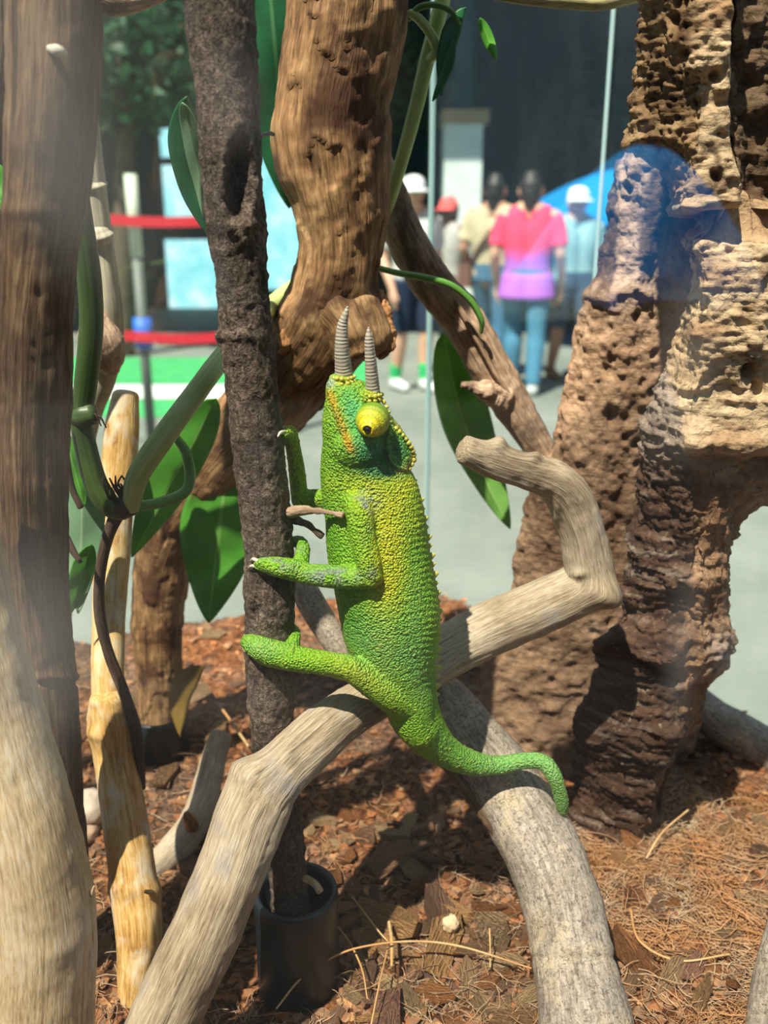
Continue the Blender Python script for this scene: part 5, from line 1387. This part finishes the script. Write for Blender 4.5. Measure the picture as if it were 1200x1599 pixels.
# chips
def chip_mesh(r, flat):
    n = r.integers(5, 8)
    a = np.sort(r.random(n) * 2 * math.pi + np.linspace(0, 0.01, n)); a = np.linspace(0, 2 * math.pi, n, endpoint=False) + r.uniform(-0.35, 0.35, n)
    rad = r.uniform(0.65, 1.1, n); el = r.uniform(1.0, 2.3)
    top = np.stack([rad * np.cos(a) * el, rad * np.sin(a), np.full(n, flat) * r.uniform(0.6, 1.3, n)], 1)
    bot = top * np.array([0.88, 0.88, -1.0]) + np.array([0.05, -0.04, 0])
    v = np.vstack([top, bot, [[0.1, 0, flat * 1.3]], [[0, 0, -flat * 1.1]]])
    f = [(j, (j + 1) % n, 2 * n) for j in range(n)] + [(n + (j + 1) % n, n + j, 2 * n + 1) for j in range(n)] + [(j + n, (j + 1) % n + n, (j + 1) % n, j) for j in range(n)]
    return v, f
def chip_mat(name, cols):
    m = Mat(name); p = m.pos()
    rd = m.n('ObjectInfo').outputs['Random']
    c = m.ramp(rd, [(i / (len(cols) - 1), cols[i]) for i in range(len(cols))])
    n1 = m.noise(m.scale(p, (1.2, 5, 5)), 1.6, 4, 0.6)
    c = m.mix(m.ramp(n1, [(0.33, 0.45), (0.5, 0.0)]), c, m.mix(1.0, c, (0.42, 0.34, 0.28), 'MULTIPLY'))
    return m.done(c, 0.9, m.bump(n1, 0.9, 0.15), 0.15)
CH1 = chip_mat('bark_chip', [(0.30, 0.12, 0.05), (0.62, 0.27, 0.10), (0.40, 0.24, 0.15), (0.78, 0.44, 0.18), (0.34, 0.19, 0.12), (0.84, 0.58, 0.30), (0.56, 0.29, 0.19)])
r = np.random.default_rng(5)
chips = []
for k in range(10):
    v, f = chip_mesh(r, r.uniform(0.18, 0.4)); me = mesh('bark_chip', v, f, False); me.materials.append(CH1); chips.append(me)
def blocked(px, py):
    # under the pipe or inside posts
    return False
spots = []
tries = 0
def clear_of(x, y, rad):
    for (c, rr) in (PIPE1, PIPE2):
        if math.hypot(x - c[0], y - c[1]) < rr + rad + 0.001: return False
    return True
AREAS = [((380, 1250, 860, 1599), 175, 'between black pipe and speckled branch'), ((890, 1250, 1200, 1599), 65, 'right of the speckled branch'), ((90, 1090, 380, 1500), 40, 'around the yellow stick'), ((270, 930, 460, 1085), 12, 'far behind the upright stick'), ((690, 930, 860, 1090), 8, 'far back under the hooked driftwood')]
cnt = 0
for (ar, n, where) in AREAS:
    k = 0; t = 0
    while k < n and t < n * 12:
        t += 1
        P = Gz(r.uniform(ar[0], ar[2]), ar[1] + (ar[3] - ar[1]) * r.random() ** 0.8, ZS)
        size = r.uniform(0.0026, 0.0060) * (1.45 if r.random() < 0.35 else 0.85)
        if not pt_in(P[0], P[1], IN2) or not clear_of(P[0], P[1], size * 1.6): continue
        if any((P[0] - s[0]) ** 2 + (P[1] - s[1]) ** 2 < (0.55 * (size + s[2])) ** 2 for s in spots): continue
        spots.append((P[0], P[1], size)); k += 1; cnt += 1
        if cnt > 300: break
        o = bpy.data.objects.new('bark_chip', chips[r.integers(len(chips))]); COL.objects.link(o)
        zz = soil_at(P[0], P[1])
        o.location = (P[0], P[1], zz + size * r.uniform(0.12, 0.45)); o.rotation_euler = (r.normal() * 0.35, r.normal() * 0.35, r.random() * 6.28)
        o.scale = (size, size, size)
        tag(o, 'loose brown bark chip on the bedding ' + where, 'bark chip', 'bark chips ' + where)
# small crumbs and fibres that nobody could count
def crumbs(n, seed):
    r = np.random.default_rng(seed); vs, fs, k = [], [], 0
    protos = [chip_mesh(r, 0.3) for _ in range(12)]
    while n > 0:
        P = Gz(r.uniform(-40, 1240), r.uniform(905, 1640), ZS)
        n -= 1
        if not pt_in(P[0], P[1], IN) or not clear_of(P[0], P[1], 0.001): continue
        v, f = protos[r.integers(12)]
        s = r.uniform(0.0007, 0.0026); a = r.random() * 6.28; b = r.normal() * 0.5
        R = np.array(Matrix.Rotation(a, 3, 'Z') @ Matrix.Rotation(b, 3, 'X'))
        zz = soil_at(P[0], P[1])
        vs.append(v @ R.T * s + np.array([P[0], P[1], zz + s * 0.3])); fs += [tuple(i + k for i in q) for q in f]; k += len(v)
    return np.vstack(vs), fs
def crumb_mat(name):
    m = Mat(name); p = m.pos(); n1 = m.noise(p, 130, 3); n2 = m.noise(p, 900, 3)
    c = m.ramp(n1, [(0.3, (0.06, 0.028, 0.015)), (0.45, (0.34, 0.14, 0.055)), (0.55, (0.22, 0.14, 0.09)), (0.7, (0.58, 0.30, 0.12))])
    return m.done(c, 0.95, m.bump(n2, 0.6, 0.0006), 0.1)
v, f = crumbs(5200, 15)
tag(link('bark_crumbs', mesh('bark_crumbs', v, f, False), crumb_mat('bark_crumb')), 'fine bark crumbs strewn all over the bedding', 'bark crumbs', kind='stuff')
_cx, _cy = np.meshgrid(np.arange(400) / 400 - 0.5, np.arange(240) / 400 + 0.1)
CL_ = fbm(np.stack([_cx.ravel() * 45, _cy.ravel() * 45, 0 * _cx.ravel()], 1), 3, 201).reshape(240, 400)
def fibres(n, seed, xr_, yr_, L, rad):
    r = np.random.default_rng(seed); vs, fs, k = [], [], 0
    for _ in range(n):
        P = Gz(r.uniform(*xr_), r.uniform(*yr_), ZS)
        if not pt_in(P[0], P[1], IN) or not clear_of(P[0], P[1], 0.002): continue
        if CL_[min(int((P[1] - 0.1) * 400), 239), min(int((P[0] + 0.5) * 400), 399)] < r.uniform(-0.35, 0.25): continue
        zz = soil_at(P[0], P[1])
        a = r.random() * 6.28; ln = r.uniform(*L); cur = r.normal() * 1.4
        m_ = 6; pts = []; q = np.array([P[0], P[1], zz + r.uniform(0.0005, 0.0035)])
        zs = r.normal() * 0.25
        for i in range(m_):
            pts.append(q.copy()); a += cur / m_ + r.normal() * 0.25
            q = q + np.array([math.cos(a), math.sin(a), zs * (1 - 2 * i / m_)]) * ln / m_
        pts = np.array(pts); t = np.gradient(pts, axis=0); t /= np.linalg.norm(t, axis=1)[:, None]
        s = np.cross(t, [0, 0, 1.0]); s /= np.linalg.norm(s, axis=1)[:, None] + 1e-9; u = np.cross(s, t)
        rr = rad * r.uniform(0.6, 1.5)
        for j in range(3):
            an = 2.0944 * j; vs.append(pts + (s * math.cos(an) + u * math.sin(an)) * rr)
        for i in range(m_ - 1):
            for j in range(3):
                j2 = (j + 1) % 3; fs.append((k + j * m_ + i, k + j2 * m_ + i, k + j2 * m_ + i + 1, k + j * m_ + i + 1))
        k += 3 * m_
    return np.vstack(vs), fs
def fibre_mat(name, a, b, c3):
    m = Mat(name); c = m.ramp(m.noise(m.pos(), 150, 2), [(0.3, a), (0.5, b), (0.7, c3)])
    return m.done(m.mix(m.ramp(m.noise(m.pos(), 24, 2), [(0.42, 0.0), (0.58, 0.75)]), c, (0.50, 0.24, 0.085)), 0.85, None, 0.2)
v1 = fibres(6200, 31, (860, 1230), (1240, 1640), (0.008, 0.026), 0.00017)
v2 = fibres(4200, 32, (60, 880), (940, 1640), (0.006, 0.022), 0.00013)
v, f = merge([v1, v2])
tag(link('coir_fibres', mesh('coir_fibres', v, f), fibre_mat('coir_fibre', (0.26, 0.14, 0.07), (0.44, 0.32, 0.21), (0.62, 0.46, 0.29))), 'tangled coir fibres spread over the bedding', 'coir fibre', kind='stuff')
# single longer straws
STRAW = fibre_mat('straw_root', (0.42, 0.28, 0.12), (0.58, 0.42, 0.2), (0.65, 0.5, 0.28))
def straw(pts, label):
    c = []
    for px, py, dz, w in pts:
        P = Gz(px, py, ZS + dz); dep = (P - CAMP) @ FW / FPX
        c.append([*P, w * dep * 0.34])
    c, _ = crom(np.array(c), 50); v, f, g = tube_raw(c[:, :3], c[:, 3], ring=8, caps=0.5)
    tag(link('root_straw', mesh('root_straw', v, f), STRAW), label, 'root', 'loose straw-like roots')
straw([(432, 1575, 0.004, 4), (468, 1530, 0.008, 5), (510, 1500, 0.011, 5), (560, 1480, 0.012, 5), (640, 1470, 0.012, 5), (720, 1478, 0.010, 5), (830, 1512, 0.005, 4)], 'long pale root arching from black pipe toward speckled branch')
straw([(525, 1445, 0.008, 5), (548, 1475, 0.009, 5), (566, 1515, 0.006, 4), (574, 1560, 0.003, 3)], 'short pale root crossing the long root near the pipe')
straw([(608, 1440, 0.008, 8), (612, 1470, 0.009, 9), (612, 1508, 0.006, 7)], 'stubby straw standing just right of the short root')
straw([(580, 1600, 0.003, 4), (592, 1540, 0.008, 4), (606, 1480, 0.007, 4)], 'upright thin straw in the bottom centre of the bedding')
straw([(765, 1450, 0.012, 4), (766, 1480, 0.008, 4), (766, 1510, 0.003, 4)], 'thin upright straw beside the speckled branch')
straw([(340, 1098, 0.016, 6), (360, 1125, 0.012, 6), (388, 1165, 0.006, 6)], 'orange straw slanting behind the upright stick')
straw([(550, 1400, 0.006, 4), (590, 1452, 0.006, 4), (606, 1470, 0.005, 3)], 'thin straw leaning from pipe rim toward stubby straw')
straw([(1010, 1340, 0.006, 5), (1035, 1300, 0.012, 5), (1075, 1265, 0.012, 5)], 'curved pale fibre beneath the base of the cork bark')
straw([(985, 1420, 0.008, 6), (1000, 1470, 0.010, 6), (1060, 1500, 0.008, 5), (1140, 1490, 0.006, 5)], 'looping grey root on the fibre heap at lower right')
# shell fragment
c = Gz(704, 1442, ZS + 0.007)
v, f = lathe([(math.sin(a), -math.cos(a)) for a in np.linspace(0.02, math.pi - 0.02, 14)], 20)
v = v * (1 + 0.45 * fbm(v * 2.2, 3, 8))[:, None] * np.array([0.0032, 0.0028, 0.0036]) + c
tag(link('wood_crumb', mesh('wood_crumb', v, f), plain('pale_crumb', (0.72, 0.56, 0.34), 0.8, 400, 0.2)), 'pale yellowish wood crumb on the bedding beside the long root', 'wood crumb')
